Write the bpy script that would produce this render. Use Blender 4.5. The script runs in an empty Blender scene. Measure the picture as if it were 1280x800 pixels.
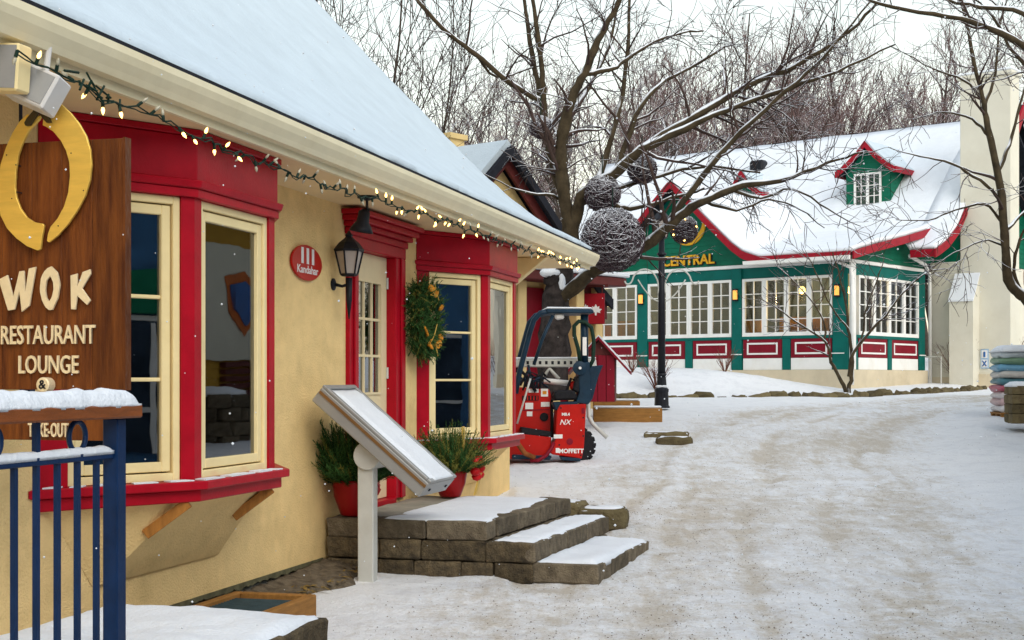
import bpy, bmesh, math, random
import numpy as np
from mathutils import Vector, Matrix, noise as mnoise

random.seed(7); rng = np.random.default_rng(7)
scene = bpy.context.scene
COL = scene.collection
R = math.radians

# ------------------------------------------------------------------ camera
FPX = 1778.0                      # focal length in photo pixels (50 mm on a 36 mm sensor, 1280 px)
CX, HY, EYE = 640.0, 476.0, 1.6   # principal column, horizon row, eye height
cam_d = bpy.data.cameras.new('camera'); cam = bpy.data.objects.new('camera', cam_d); COL.objects.link(cam)
cam.location = (0, 0, EYE); cam.rotation_euler = (R(90), 0, 0)
cam_d.sensor_width = 36; cam_d.lens = 50.0; cam_d.shift_y = (HY - 400) / 1280
cam_d.clip_start = 0.05; cam_d.clip_end = 2000
scene.camera = cam
scene.render.resolution_x = 1024; scene.render.resolution_y = 640

# ------------------------------------------------------------------ sky, sun, exposure (overcast, light snowfall)
SUN_EL, SUN_AZ = R(40), R(155)    # compass-like azimuth, 0 = +Y, clockwise
world = bpy.data.worlds.new('World'); scene.world = world; world.use_nodes = True
wn = world.node_tree.nodes; wl = world.node_tree.links
bgn = wn['Background']; sky = wn.new('ShaderNodeTexSky'); sky.sky_type = 'NISHITA'; sky.sun_disc = False
sky.sun_elevation = SUN_EL; sky.sun_rotation = SUN_AZ; sky.air_density = 2.2; sky.dust_density = 1.0; sky.ozone_density = 1.0
hsv = wn.new('ShaderNodeHueSaturation'); hsv.inputs['Saturation'].default_value = 0.50
wl.new(sky.outputs[0], hsv.inputs['Color']); wl.new(hsv.outputs[0], bgn.inputs['Color'])
bgn.inputs['Strength'].default_value = 0.15
sun_d = bpy.data.lights.new('sun', 'SUN'); sun = bpy.data.objects.new('sun', sun_d); COL.objects.link(sun)
sun_d.energy = 0.85; sun_d.angle = R(40); sun_d.color = (1.0, 0.96, 0.90)
sd = Vector((math.sin(SUN_AZ) * math.cos(SUN_EL), math.cos(SUN_AZ) * math.cos(SUN_EL), math.sin(SUN_EL)))
sun.rotation_euler = (-sd).to_track_quat('-Z', 'Y').to_euler(); sun.location = (0, -10, 30)
vs = scene.view_settings
vs.view_transform = 'Standard'; vs.look = 'None'; vs.gamma = 1.0; vs.use_curve_mapping = False; vs.exposure = 0.55

# ------------------------------------------------------------------ helpers
def lin(r, g, b):
    f = lambda c: (c / 255 / 12.92) if c / 255 <= 0.04045 else ((c / 255 + 0.055) / 1.055) ** 2.4
    return (f(r), f(g), f(b))

def mat(name, col, rough=0.6, var=0.12, scale=6.0, bump=0.0, bscale=40.0, metal=0.0, spec=0.18, col2=None, stretch=None, dirt=0.0):
    m = bpy.data.materials.new(name); m.use_nodes = True
    n = m.node_tree.nodes; l = m.node_tree.links; p = n['Principled BSDF']
    p.inputs['Roughness'].default_value = rough; p.inputs['Metallic'].default_value = metal
    p.inputs['Specular IOR Level'].default_value = spec
    tc = n.new('ShaderNodeTexCoord'); mp = n.new('ShaderNodeMapping'); l.new(tc.outputs['Object'], mp.inputs[0])
    if stretch: mp.inputs['Scale'].default_value = stretch
    t = n.new('ShaderNodeTexNoise'); t.inputs['Scale'].default_value = scale; t.inputs['Detail'].default_value = 6; t.inputs['Roughness'].default_value = 0.62
    l.new(mp.outputs[0], t.inputs['Vector'])
    rp = n.new('ShaderNodeValToRGB'); l.new(t.outputs['Fac'], rp.inputs[0])
    a = rp.color_ramp.elements[0]; b = rp.color_ramp.elements[1]; a.position = 0.3; b.position = 0.72
    c2 = col2 if col2 else tuple(min(1, c * (1 + var)) for c in col)
    c1 = tuple(c * (1 - var) for c in col) if not col2 else col
    a.color = (*c1, 1); b.color = (*c2, 1)
    out = rp.outputs[0]
    if dirt:
        t3 = n.new('ShaderNodeTexNoise'); t3.inputs['Scale'].default_value = scale * 0.35; t3.inputs['Detail'].default_value = 8; t3.inputs['Roughness'].default_value = 0.7
        l.new(mp.outputs[0], t3.inputs['Vector'])
        r3 = n.new('ShaderNodeValToRGB'); l.new(t3.outputs['Fac'], r3.inputs[0])
        r3.color_ramp.elements[0].position = 0.5; r3.color_ramp.elements[1].position = 0.75
        r3.color_ramp.elements[0].color = (1, 1, 1, 1); k = 1 - dirt; r3.color_ramp.elements[1].color = (k, k * 0.97, k * 0.92, 1)
        mx = n.new('ShaderNodeMixRGB'); mx.blend_type = 'MULTIPLY'; mx.inputs[0].default_value = 1
        l.new(out, mx.inputs[1]); l.new(r3.outputs[0], mx.inputs[2]); out = mx.outputs[0]
    l.new(out, p.inputs['Base Color'])
    if bump:
        t2 = n.new('ShaderNodeTexNoise'); t2.inputs['Scale'].default_value = bscale; t2.inputs['Detail'].default_value = 5
        l.new(mp.outputs[0], t2.inputs['Vector'])
        bp = n.new('ShaderNodeBump'); bp.inputs['Strength'].default_value = bump; bp.inputs['Distance'].default_value = 0.02
        l.new(t2.outputs['Fac'], bp.inputs['Height']); l.new(bp.outputs[0], p.inputs['Normal'])
    return m

def mat_emit(name, col, strength):
    m = bpy.data.materials.new(name); m.use_nodes = True; p = m.node_tree.nodes['Principled BSDF']
    p.inputs['Base Color'].default_value = (*col, 1); p.inputs['Emission Color'].default_value = (*col, 1); p.inputs['Emission Strength'].default_value = strength
    return m

def mat_glass(name, tint, ior=1.6, rough=0.015):
    """window glass: lets the room show, mirrors the street more at grazing angles (ordinary Fresnel)"""
    m = bpy.data.materials.new(name); m.use_nodes = True; n = m.node_tree.nodes; l = m.node_tree.links
    n.remove(n['Principled BSDF']); out = n['Material Output']
    tr = n.new('ShaderNodeBsdfTransparent'); tr.inputs[0].default_value = (*tint, 1)
    gl = n.new('ShaderNodeBsdfGlossy'); gl.inputs['Roughness'].default_value = rough; gl.inputs[0].default_value = (0.95, 0.97, 1, 1)
    fr = n.new('ShaderNodeFresnel'); fr.inputs['IOR'].default_value = ior
    mx = n.new('ShaderNodeMixShader'); l.new(fr.outputs[0], mx.inputs[0]); l.new(tr.outputs[0], mx.inputs[1]); l.new(gl.outputs[0], mx.inputs[2])
    tc = n.new('ShaderNodeTexCoord'); t = n.new('ShaderNodeTexNoise'); t.inputs['Scale'].default_value = 2.0
    l.new(tc.outputs['Object'], t.inputs['Vector'])
    bp = n.new('ShaderNodeBump'); bp.inputs['Strength'].default_value = 0.05; bp.inputs['Distance'].default_value = 0.02
    l.new(t.outputs['Fac'], bp.inputs['Height']); l.new(bp.outputs[0], gl.inputs['Normal']); l.new(mx.outputs[0], out.inputs[0])
    return m

def mat_snowy(name, col, lo=0.25, hi=0.6, var=0.3, scale=8.0, rough=0.85):
    """bark with snow lying on whatever faces up"""
    m = mat(name, col, rough, var, scale, bump=0.4, bscale=30); n = m.node_tree.nodes; l = m.node_tree.links; p = n['Principled BSDF']
    src = p.inputs['Base Color'].links[0].from_socket
    g = n.new('ShaderNodeNewGeometry'); sp = n.new('ShaderNodeSeparateXYZ'); l.new(g.outputs['Normal'], sp.inputs[0])
    t = n.new('ShaderNodeTexNoise'); t.inputs['Scale'].default_value = 3.0; l.new(g.outputs['Position'], t.inputs['Vector'])
    ad = n.new('ShaderNodeMath'); ad.operation = 'MULTIPLY_ADD'; ad.inputs[1].default_value = 0.9; l.new(t.outputs['Fac'], ad.inputs[0]); l.new(sp.outputs['Z'], ad.inputs[2])
    mr = n.new('ShaderNodeMapRange'); mr.inputs['From Min'].default_value = lo + 0.45; mr.inputs['From Max'].default_value = hi + 0.45
    l.new(ad.outputs[0], mr.inputs['Value'])
    mx = n.new('ShaderNodeMixRGB'); l.new(mr.outputs[0], mx.inputs[0]); l.new(src, mx.inputs[1]); mx.inputs[2].default_value = (0.84, 0.86, 0.9, 1)
    l.new(mx.outputs[0], p.inputs['Base Color'])
    return m

class MB:
    """collects shapes; build() links them as ONE mesh object"""
    def __init__(s): s.v = []; s.f = []
    def add(s, vs, fs):
        o = len(s.v); s.v += [tuple(p) for p in vs]; s.f += [tuple(i + o for i in f) for f in fs]; return s
    def box(s, x0, x1, y0, y1, z0, z1):
        return s.add([(x0,y0,z0),(x1,y0,z0),(x1,y1,z0),(x0,y1,z0),(x0,y0,z1),(x1,y0,z1),(x1,y1,z1),(x0,y1,z1)],
                     [(0,3,2,1),(4,5,6,7),(0,1,5,4),(1,2,6,5),(2,3,7,6),(3,0,4,7)])
    def fbox(s, P, e, o, a0, a1, d0, d1, z0, z1):
        """box in the frame of a wall facet: P start, e along, o outward (2-D), z up"""
        vs = []
        for z in (z0, z1):
            for a, d in ((a0,d0),(a1,d0),(a1,d1),(a0,d1)): vs.append((P[0]+e[0]*a+o[0]*d, P[1]+e[1]*a+o[1]*d, z))
        return s.add(vs, [(0,3,2,1),(4,5,6,7),(0,1,5,4),(1,2,6,5),(2,3,7,6),(3,0,4,7)])
    def obox(s, c, size, mx):
        h = [q/2 for q in size]; c = Vector(c)
        vs = [c + mx @ Vector((a*h[0], b*h[1], d*h[2])) for d in (-1,1) for a, b in ((-1,-1),(1,-1),(1,1),(-1,1))]
        return s.add(vs, [(0,3,2,1),(4,5,6,7),(0,1,5,4),(1,2,6,5),(2,3,7,6),(3,0,4,7)])
    def bar(s, p, q, w, h, up=(0,0,1)):
        """rectangular bar from p to q"""
        p = Vector(p); q = Vector(q); d = (q-p); L = d.length; d.normalize(); u = Vector(up)
        if abs(d.dot(u)) > 0.98: u = Vector((0,1,0))
        sd_ = d.cross(u).normalized(); u2 = sd_.cross(d)
        return s.obox((p+q)/2, (L, w, h), Matrix((d, sd_, u2)).transposed())
    def extrude(s, pts, vec):
        n = len(pts); vec = Vector(vec); a = [Vector(p) for p in pts]
        fs = [tuple(range(n))[::-1], tuple(range(n, 2*n))] + [(i, (i+1)%n, n+(i+1)%n, n+i) for i in range(n)]
        return s.add(a + [p+vec for p in a], fs)
    def tube(s, pts, rad, n=8, cap=True):
        pts = [Vector(p) for p in pts]; m = len(pts)
        if not hasattr(rad, '__len__'): rad = [rad]*m
        vs = []; prev = None
        for i, p in enumerate(pts):
            d = (pts[min(i+1,m-1)] - pts[max(i-1,0)]).normalized()
            if prev is None:
                u = Vector((0,0,1)) if abs(d.z) < 0.9 else Vector((1,0,0))
                u = (u - d*u.dot(d)).normalized()
            else: u = (prev - d*prev.dot(d)).normalized()
            prev = u; w = d.cross(u)
            vs += [p + (u*math.cos(2*math.pi*k/n) + w*math.sin(2*math.pi*k/n))*rad[i] for k in range(n)]
        fs = [(i*n+k, i*n+(k+1)%n, (i+1)*n+(k+1)%n, (i+1)*n+k) for i in range(m-1) for k in range(n)]
        if cap: fs += [tuple(range(n))[::-1], tuple((m-1)*n+k for k in range(n))]
        return s.add(vs, fs)
    def lathe(s, prof, c=(0,0,0), n=20, mx=None):
        vs = []; 
        for r, z in prof:
            for k in range(n):
                v = Vector((r*math.cos(2*math.pi*k/n), r*math.sin(2*math.pi*k/n), z))
                if mx: v = mx @ v
                vs.append(v + Vector(c))
        m = len(prof)
        fs = [(i*n+k, i*n+(k+1)%n, (i+1)*n+(k+1)%n, (i+1)*n+k) for i in range(m-1) for k in range(n)]
        fs += [tuple(range(n))[::-1], tuple((m-1)*n+k for k in range(n))]
        return s.add(vs, fs)
    def ball(s, c, r, n=10, sz=1.0):
        m = max(4, n//2)
        return s.lathe([(max(1e-4, r*math.sin(math.pi*i/m)), -r*sz*math.cos(math.pi*i/m)) for i in range(m+1)], c, n)
    def sheet(s, grid, thick, axis=(0,0,-1)):
        """closed slab from a grid of points, thickened along axis"""
        nr, nc = len(grid), len(grid[0]); ax = Vector(axis)*thick
        top = [Vector(p) for r in grid for p in r]; vs = top + [p+ax for p in top]; o = nr*nc; fs = []
        for i in range(nr-1):
            for j in range(nc-1):
                a,b,c,d = i*nc+j, i*nc+j+1, (i+1)*nc+j+1, (i+1)*nc+j
                fs += [(a,b,c,d), (d+o,c+o,b+o,a+o)]
        rim = [j for j in range(nc)] + [i*nc+nc-1 for i in range(1,nr)] + [(nr-1)*nc+j for j in range(nc-2,-1,-1)] + [i*nc for i in range(nr-2,0,-1)]
        for a, b in zip(rim, rim[1:]+rim[:1]): fs.append((b,a,a+o,b+o))
        return s.add(vs, fs)
    def mesh(s, name, bevel=0.0, smooth=False, seg=1, fix=True):
        me = bpy.data.meshes.new(name); me.from_pydata(s.v, [], s.f)
        if fix or bevel:
            bm = bmesh.new(); bm.from_mesh(me)
            bmesh.ops.recalc_face_normals(bm, faces=bm.faces)
            if bevel:
                ed = [e for e in bm.edges if len(e.link_faces) == 2 and e.calc_face_angle(0) > 0.5]
                bmesh.ops.bevel(bm, geom=ed, offset=bevel, segments=seg, affect='EDGES', profile=0.6, clamp_overlap=True)
            bm.to_mesh(me); bm.free()
        if smooth: me.polygons.foreach_set('use_smooth', [True]*len(me.polygons))
        return me
    def build(s, name, m, parent=None, bevel=0.0, smooth=False, seg=1, fix=True):
        return link(name, s.mesh(name, bevel, smooth, seg, fix), m, parent)

def link(name, me, m, parent=None):
    if m is not None and not me.materials: me.materials.append(m)
    o = bpy.data.objects.new(name, me); COL.objects.link(o)
    if parent is not None: o.parent = parent
    return o
def tag(o, label, cat, group=None, kind=None):
    if label: o['label'] = label
    if cat: o['category'] = cat
    if group: o['group'] = group
    if kind: o['kind'] = kind
    return o
def thing(name, label, cat, loc=(0,0,0), rz=0.0, group=None):
    o = bpy.data.objects.new(name, None); COL.objects.link(o); o.location = loc; o.rotation_euler = (0,0,rz); o.empty_display_size = 0.1
    return tag(o, label, cat, group)
def structure(o): o['kind'] = 'structure'; return o
def stuff(o): o['kind'] = 'stuff'; return o
def text(name, s, size, m, parent, loc, rot=(R(90),0,0), ext=0.004, align='CENTER', sx=1.0, bold=0.0, shear=0.0, space=1.0):
    cu = bpy.data.curves.new(name, 'FONT'); cu.body = s; cu.size = size; cu.extrude = ext; cu.align_x = align; cu.align_y = 'CENTER'
    cu.offset = bold; cu.shear = shear; cu.space_character = space; cu.resolution_u = 3
    t = bpy.data.objects.new('tmp', cu); COL.objects.link(t)
    dg = bpy.context.evaluated_depsgraph_get(); me = bpy.data.meshes.new_from_object(t.evaluated_get(dg)); me.name = name
    bpy.data.objects.remove(t); me.materials.clear()
    o = link(name, me, m, parent); o.location = loc; o.rotation_euler = rot; o.scale = (sx, 1, 1)
    return o
def copy_tree(o, parent=None, deep=True):
    c = o.copy(); COL.objects.link(c); c.parent = parent
    if deep:
        for ch in o.children: copy_tree(ch, c)
    return c
def rock_mesh(name, sx, sy, sz, bev=0.015, amp=0.008, cuts=2, seed=0):
    bm = bmesh.new(); bmesh.ops.create_cube(bm, size=1.0)
    for v in bm.verts: v.co = Vector((v.co.x*sx, v.co.y*sy, v.co.z*sz))
    bmesh.ops.bevel(bm, geom=list(bm.edges), offset=bev, segments=1, affect='EDGES')
    if cuts: bmesh.ops.subdivide_edges(bm, edges=[e for e in bm.edges if e.calc_length() > 0.08], cuts=cuts, use_grid_fill=True)
    for v in bm.verts:
        q = v.co*9 + Vector((seed*3.1, seed*1.7, 0)); v.co += Vector((mnoise.noise(q), mnoise.noise(q+Vector((7,0,0))), mnoise.noise(q+Vector((0,9,0)))))*amp
    me = bpy.data.meshes.new(name); bm.to_mesh(me); bm.free(); return me

# pixel -> position, the depth coming from the plane or the distance given
def px(x, y, Y): return Vector(((x-CX)/FPX*Y, Y, EYE-(y-HY)/FPX*Y))
# ------------------------------------------------------------------ materials
M = {}
M['stucco'] = mat('cream_stucco', (0.87,0.62,0.28), 0.9, 0.08, 5, 0.5, 70, spec=0.2, dirt=0.22)
M['soffit'] = mat('painted_soffit', (0.78,0.60,0.34), 0.6, 0.05, 3, 0.05, 30)
M['gutter'] = mat('cream_aluminium', (0.80,0.71,0.49), 0.45, 0.05, 4, dirt=0.1)
M['red'] = mat('red_paint', (0.40,0.003,0.014), 0.42, 0.16, 5, 0.08, 60, dirt=0.25)
M['cream'] = mat('cream_paint', (0.84,0.68,0.36), 0.45, 0.05, 5, 0.04, 60, dirt=0.1)
M['door'] = mat('door_cream_paint', (0.80,0.66,0.40), 0.4, 0.05, 4, 0.04, 60)
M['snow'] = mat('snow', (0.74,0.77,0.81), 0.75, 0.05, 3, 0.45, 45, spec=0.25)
M['roofsnow_skytint'] = mat('roof_snow', (0.53,0.605,0.66), 0.8, 0.06, 2.2, 0.35, 26, spec=0.2)  # bluer and darker than plain snow: sky tint and dimming put into the colour
M['green'] = mat('green_clapboard_paint', (0.002,0.125,0.070), 0.55, 0.15, 3, 0.1, 40, dirt=0.2)
M['gtrim'] = mat('teal_green_trim_paint', (0.0,0.118,0.098), 0.6, 0.12, 3, dirt=0.2)
M['maroon'] = mat('maroon_panel_paint', (0.20,0.004,0.016), 0.5, 0.15, 3, dirt=0.2)
M['roofred'] = mat('red_fascia_paint', (0.30,0.006,0.018), 0.5, 0.2, 4, dirt=0.3)
M['white'] = mat('white_paint', (0.80,0.79,0.76), 0.5, 0.04, 4, dirt=0.08)
M['base'] = mat('foundation_parging', (0.62,0.53,0.38), 0.9, 0.1, 1.5, 0.2, 60, dirt=0.25)
M['chim'] = mat('chimney_stucco', (0.66,0.63,0.53), 0.9, 0.06, 1.0, 0.2, 60, dirt=0.12)
M['glass'] = mat_glass('window_glass', (0.42,0.52,0.60), 2.5)
M['glass2'] = mat_glass('far_window_glass', (0.75,0.8,0.8), 1.45)
M['room2'] = mat('grey_green_room', (0.13,0.16,0.16), 0.9, 0.5, 1.0)
M['trunkbark'] = mat_snowy('wet_black_trunk_bark', (0.034,0.027,0.025), 0.55, 0.8, 0.7, 9)
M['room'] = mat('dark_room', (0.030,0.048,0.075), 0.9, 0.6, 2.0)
M['roomwarm'] = mat('room_woodwork', (0.62,0.27,0.05), 0.7, 0.3, 2.0)
M['iron'] = mat('black_iron', (0.012,0.013,0.018), 0.45, 0.3, 10)
M['gold'] = mat('brushed_gold', (0.88,0.58,0.12), 0.42, 0.12, 4, 0.08, 80, metal=0.55, stretch=(1,1,6))
M['gold2'] = mat('gold_paint', (0.70,0.36,0.02), 0.4, 0.1, 5)
M['signwood'] = mat('varnished_sign_wood', (0.060,0.014,0.005), 0.38, 0.3, 5, 0.25, 40, col2=(0.21,0.062,0.012), stretch=(5,1,0.5))
M['letter'] = mat('hammered_pale_metal', (0.82,0.68,0.44), 0.4, 0.08, 20, 0.15, 60, metal=0.2)
M['blue'] = mat('navy_blue_paint', (0.004,0.022,0.075), 0.4, 0.25, 8, 0.05, 60)
M['handrail'] = mat('stained_cedar', (0.22,0.060,0.012), 0.5, 0.3, 6, 0.2, 60, stretch=(1,8,8))
M['stone'] = mat('concrete_block', (0.045,0.036,0.026), 0.95, 0.3, 12, 1.0, 75, col2=(0.20,0.15,0.085), dirt=0.55)
M['capstone'] = mat('weathered_capstone', (0.09,0.072,0.05), 0.95, 0.3, 12, 1.0, 80, col2=(0.23,0.185,0.125), dirt=0.4)
M['mossrock'] = mat('mossy_rock', (0.085,0.062,0.034), 0.95, 0.3, 6, 0.9, 40, col2=(0.16,0.13,0.065))
M['alu'] = mat('brushed_aluminium', (0.34,0.34,0.33), 0.42, 0.06, 3, metal=0.35, spec=0.5, dirt=0.1)
M['galv'] = mat('galvanised_post', (0.56,0.56,0.52), 0.5, 0.08, 6, metal=0.15, dirt=0.1)
M['pot'] = mat('red_glazed_pot', (0.30,0.008,0.010), 0.3, 0.15, 6)
M['fir'] = mat('fir_needles', (0.016,0.055,0.014), 0.7, 0.5, 14, col2=(0.05,0.13,0.03))
M['fir2'] = mat('yellow_green_cedar', (0.10,0.12,0.02), 0.7, 0.4, 14, col2=(0.25,0.22,0.05))
M['orange'] = mat('dried_orange', (0.65,0.25,0.02), 0.6, 0.3, 20)
M['bow'] = mat('red_ribbon', (0.52,0.01,0.012), 0.35, 0.2, 10)
M['goldribbon'] = mat('gold_ribbon', (0.62,0.40,0.08), 0.35, 0.2, 10)
M['bulb'] = mat_emit('lit_warm_bulb', (1.0,0.58,0.16), 4.0)
M['glow'] = mat_emit('amber_lamp_glass', (1.0,0.42,0.08), 0.55)
M['wire'] = mat('green_wire', (0.008,0.028,0.018), 0.6, 0.3, 30)
M['frost'] = mat('frosted_lantern_glass', (0.42,0.36,0.32), 0.3, 0.1, 6)
M['machred'] = mat('machine_red_enamel', (0.46,0.010,0.006), 0.32, 0.12, 4, dirt=0.3)
M['machblue'] = mat('machine_dark_blue', (0.010,0.030,0.055), 0.4, 0.3, 6, dirt=0.2)
M['black'] = mat('black_rubber', (0.014,0.014,0.017), 0.75, 0.3, 20, 0.3, 60)
M['decal'] = mat('white_decal', (0.78,0.76,0.74), 0.5, 0.05, 20)
M['rust'] = mat('rusty_steel', (0.22,0.07,0.02), 0.8, 0.5, 12, 0.3, 40)
M['timber'] = mat('ochre_timber', (0.30,0.14,0.035), 0.7, 0.3, 5, 0.3, 50, stretch=(1,6,6))
M['bracket'] = mat('varnished_bracket_wood', (0.36,0.15,0.03), 0.5, 0.3, 8, stretch=(4,4,1))
M['bark'] = mat_snowy('dark_bark_with_snow', (0.060,0.045,0.036), 0.30, 0.55, 0.4, 10)
M['mossbark'] = mat_snowy('mossy_bark_with_snow', (0.055,0.040,0.022), 0.34, 0.6, 0.5, 6)
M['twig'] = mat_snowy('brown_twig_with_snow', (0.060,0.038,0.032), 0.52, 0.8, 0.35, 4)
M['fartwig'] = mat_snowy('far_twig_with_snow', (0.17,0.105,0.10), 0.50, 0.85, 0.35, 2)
M['redtwig'] = mat('reddish_dry_twig', (0.16,0.06,0.04), 0.8, 0.3, 8)
M['vine'] = mat_snowy('grapevine_with_snow', (0.075,0.048,0.058), 0.40, 0.62, 0.4, 20)
M['vinecore'] = mat('dark_vine_core', (0.018,0.014,0.016), 0.9, 0.4, 20)
M['paleyellow'] = mat('pale_yellow_post_paint', (0.72,0.53,0.24), 0.6, 0.08, 3)
M['cocoa'] = mat('chocolate_trim_paint', (0.11,0.022,0.020), 0.6, 0.2, 5)
M['concrete'] = mat('damp_concrete', (0.21,0.20,0.16), 0.9, 0.25, 4, 0.3, 40, col2=(0.34,0.31,0.25))
M['soil'] = mat('bare_soil', (0.06,0.045,0.03), 0.95, 0.4, 12, 0.8, 60, col2=(0.20,0.16,0.11))
M['grate'] = mat('steel_grate', (0.05,0.085,0.10), 0.5, 0.2, 12)
M['floodgrey'] = mat('grey_lamp_glass', (0.30,0.30,0.30), 0.25, 0.1, 5)
M['floodrim'] = mat('pale_lamp_housing', (0.60,0.58,0.56), 0.4, 0.06, 5)
M['curtain'] = mat('white_blind', (0.62,0.60,0.55), 0.8, 0.06, 4)
M['yellowwall'] = mat('ochre_clapboard', (0.52,0.29,0.035), 0.7, 0.12, 2)
M['duskblue'] = mat('dark_blue_shopfront', (0.06,0.17,0.34), 0.5, 0.3, 1.5)

def per_piece(m, amt=0.35):
    """each block its own shade"""
    n = m.node_tree.nodes; l = m.node_tree.links; p = n['Principled BSDF']; src = p.inputs['Base Color'].links[0].from_socket
    oi = n.new('ShaderNodeObjectInfo'); mr = n.new('ShaderNodeMapRange'); mr.inputs['To Min'].default_value = 1-amt; mr.inputs['To Max'].default_value = 1+amt
    l.new(oi.outputs['Random'], mr.inputs['Value']); mx = n.new('ShaderNodeMixRGB'); mx.blend_type = 'MULTIPLY'; mx.inputs[0].default_value = 1
    l.new(src, mx.inputs[1]); l.new(mr.outputs[0], mx.inputs[2]); l.new(mx.outputs[0], p.inputs['Base Color'])
for k_m in ('stone','capstone','mossrock','signwood'): per_piece(M[k_m], .32 if k_m != 'signwood' else .15)
# ================================================================== SETTING
TH = math.atan((1107-CX)/FPX)                        # street direction against the view axis
D2 = Vector((math.sin(TH), math.cos(TH))); N2 = Vector((math.cos(TH), -math.sin(TH)))
DW = 4.27                                             # eye to the restaurant wall
F2 = -DW*N2
def W(s, p, z=0.0):                                   # street frame: s along the wall, p out from it
    q = F2 + D2*s + N2*p; return Vector((q.x, q.y, z))
RZ_L = math.atan2(D2.y, D2.x)                         # local x along wall, local y into the building
GY = np.array([-60,-5,6,9,11,14.5,19.5,24,28,31,35.5,45,60,90,400,1500.0])
GZ = np.array([-.6,-.05,.0,.05,.11,.25,.46,.80,1.08,1.23,1.34,1.62,2.2,3.4,9.0,20.0])
def sstep(a, b, x): t = np.clip((x-a)/(b-a), 0, 1); return t*t*(3-2*t)
KERB = [(1.6,30.2),(2.6,31.0),(4.6,31.1),(7.2,31.7),(9.3,33.3),(11.4,35.8),(12.6,37.4)]
def kerb_y(x): return np.interp(x, [k[0] for k in KERB], [k[1] for k in KERB], left=30.2, right=40)
def smooth_g(y):
    return (np.interp(y-.8, GY, GZ)+np.interp(y, GY, GZ)*2+np.interp(y+.8, GY, GZ))/4
def ground(x, y):
    z = smooth_g(np.asarray(y, float)); x = np.asarray(x, float); y = np.asarray(y, float)
    bed = sstep(0.0, 2.2, y-kerb_y(x))*sstep(1.0, 2.0, x)*(1-sstep(60, 64, y))
    z = z + bed*(0.08 + 0.45*(1-sstep(4.5, 8.5, x)))*(1-sstep(42, 46, y))
    return z
def gz(x, y): return float(ground(x, y))

def road_x(y): return np.interp(y, [0,8.8,12,16.5,20,24,27,30,33,40], [0.2,1.45,2.0,2.75,3.4,4.6,6.2,9.2,13,22])
# ---- ground: one sheet, finer where the eye rests
def axis(parts):
    out = []
    for a, b, st in parts: out += list(np.arange(a, b, st))
    return np.array(out + [parts[-1][1]])
gx = axis([(-900,-60,70),(-60,-12,4),(-12,-3,.35),(-3,8.5,.055),(8.5,16,.2),(16,60,4),(60,900,70)])
gy = axis([(-60,3,3),(3,7.5,.3),(7.5,20,.055),(20,38,.14),(38,60,1.0),(60,300,12),(300,1500,100)])
GXm, GYm = np.meshgrid(gx, gy)
Zm = ground(GXm, GYm)
def vnoise(X, Y, sc, seed):
    r = np.random.default_rng(seed); n = 257; t = r.random((n, n)); u = np.mod(X*sc, n-1); v = np.mod(Y*sc, n-1)
    i = u.astype(int); j = v.astype(int); a = u-i; b = v-j; a = a*a*(3-2*a); b = b*b*(3-2*b)
    return (t[j,i]*(1-a)+t[j,i+1]*a)*(1-b)+(t[j+1,i]*(1-a)+t[j+1,i+1]*a)*b - .5
off = GXm-road_x(GYm)
near = (1-sstep(38, 46, GYm))*sstep(2, 5, GYm)
inroad = 1-sstep(1.9, 3.1, np.abs(off))
relief = .05*vnoise(GXm,GYm,.5,1)+.030*vnoise(GXm,GYm,1.7,2)+.018*vnoise(GXm,GYm,5.3,3)*(0.5+.7*inroad)+.012*vnoise(GXm,GYm,11.,4)*(.4+inroad)
rut = np.zeros_like(off); trk = np.zeros_like(off)
wob = .25*vnoise(GXm*0,GYm,.35,9)
for q_, (c, wd, dp, wt) in enumerate(((-1.45,.42,.016,.45),(-1.2,.09,.022,.5),(-.62,.30,.014,.40),(-.75,.08,.018,.45),(.2,.40,.016,.5),(.05,.09,.024,.5),(.92,.3,.012,.35),(.78,.08,.020,.4),(1.6,.42,.018,.55),(1.45,.09,.026,.5),(1.92,.08,.018,.4),(2.3,.25,.010,.3))):
    dr = .30*vnoise(GXm*0,GYm,.22,30+q_)+.05*vnoise(GXm*0,GYm,1.1,60+q_)
    gk = np.exp(-((off-c-wob-dr)/wd)**2)*np.clip(.62+1.5*vnoise(GXm*.6,GYm,.55,80+q_)+.8*vnoise(GXm,GYm,1.9,110+q_),0,1); rut -= dp*gk; trk += gk*wt*1.5
tread = .008*np.sin(GYm*42+off*9)*np.clip(trk,0,1)*(vnoise(GXm,GYm,.9,12)>-.1)
bank = .07*sstep(2.2,3.4,np.abs(off))*(1+vnoise(GXm,GYm,.8,7))*(GYm<31)
Zm = Zm + near*(relief+rut+tread+bank*(GXm>road_x(GYm)))
grit = np.clip(trk*.80+.34,0,1)*inroad*near*(0.82+.55*vnoise(GXm,GYm,.45,21)+.5*vnoise(GXm,GYm,3.1,22)+.6*vnoise(GXm,GYm,8.3,23))
grit = np.clip(grit,0,1)
nr, nc = GXm.shape
vsn = np.stack([GXm,GYm,Zm],-1).reshape(-1,3); idx = np.arange(nr*nc).reshape(nr,nc)
fq = np.stack([idx[:-1,:-1],idx[:-1,1:],idx[1:,1:],idx[1:,:-1]],-1).reshape(-1,4)
me = bpy.data.meshes.new('ground'); me.vertices.add(len(vsn)); me.vertices.foreach_set('co', vsn.astype(np.float32).ravel())
me.loops.add(fq.size); me.loops.foreach_set('vertex_index', fq.astype(np.int32).ravel())
me.polygons.add(len(fq)); me.polygons.foreach_set('loop_start', np.arange(0,fq.size,4,dtype=np.int32)); me.polygons.foreach_set('use_smooth', np.ones(len(fq),bool))
me.update(calc_edges=True)
at_ = me.attributes.new('grit','FLOAT','POINT'); at_.data.foreach_set('value', grit.astype(np.float32).ravel())
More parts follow.
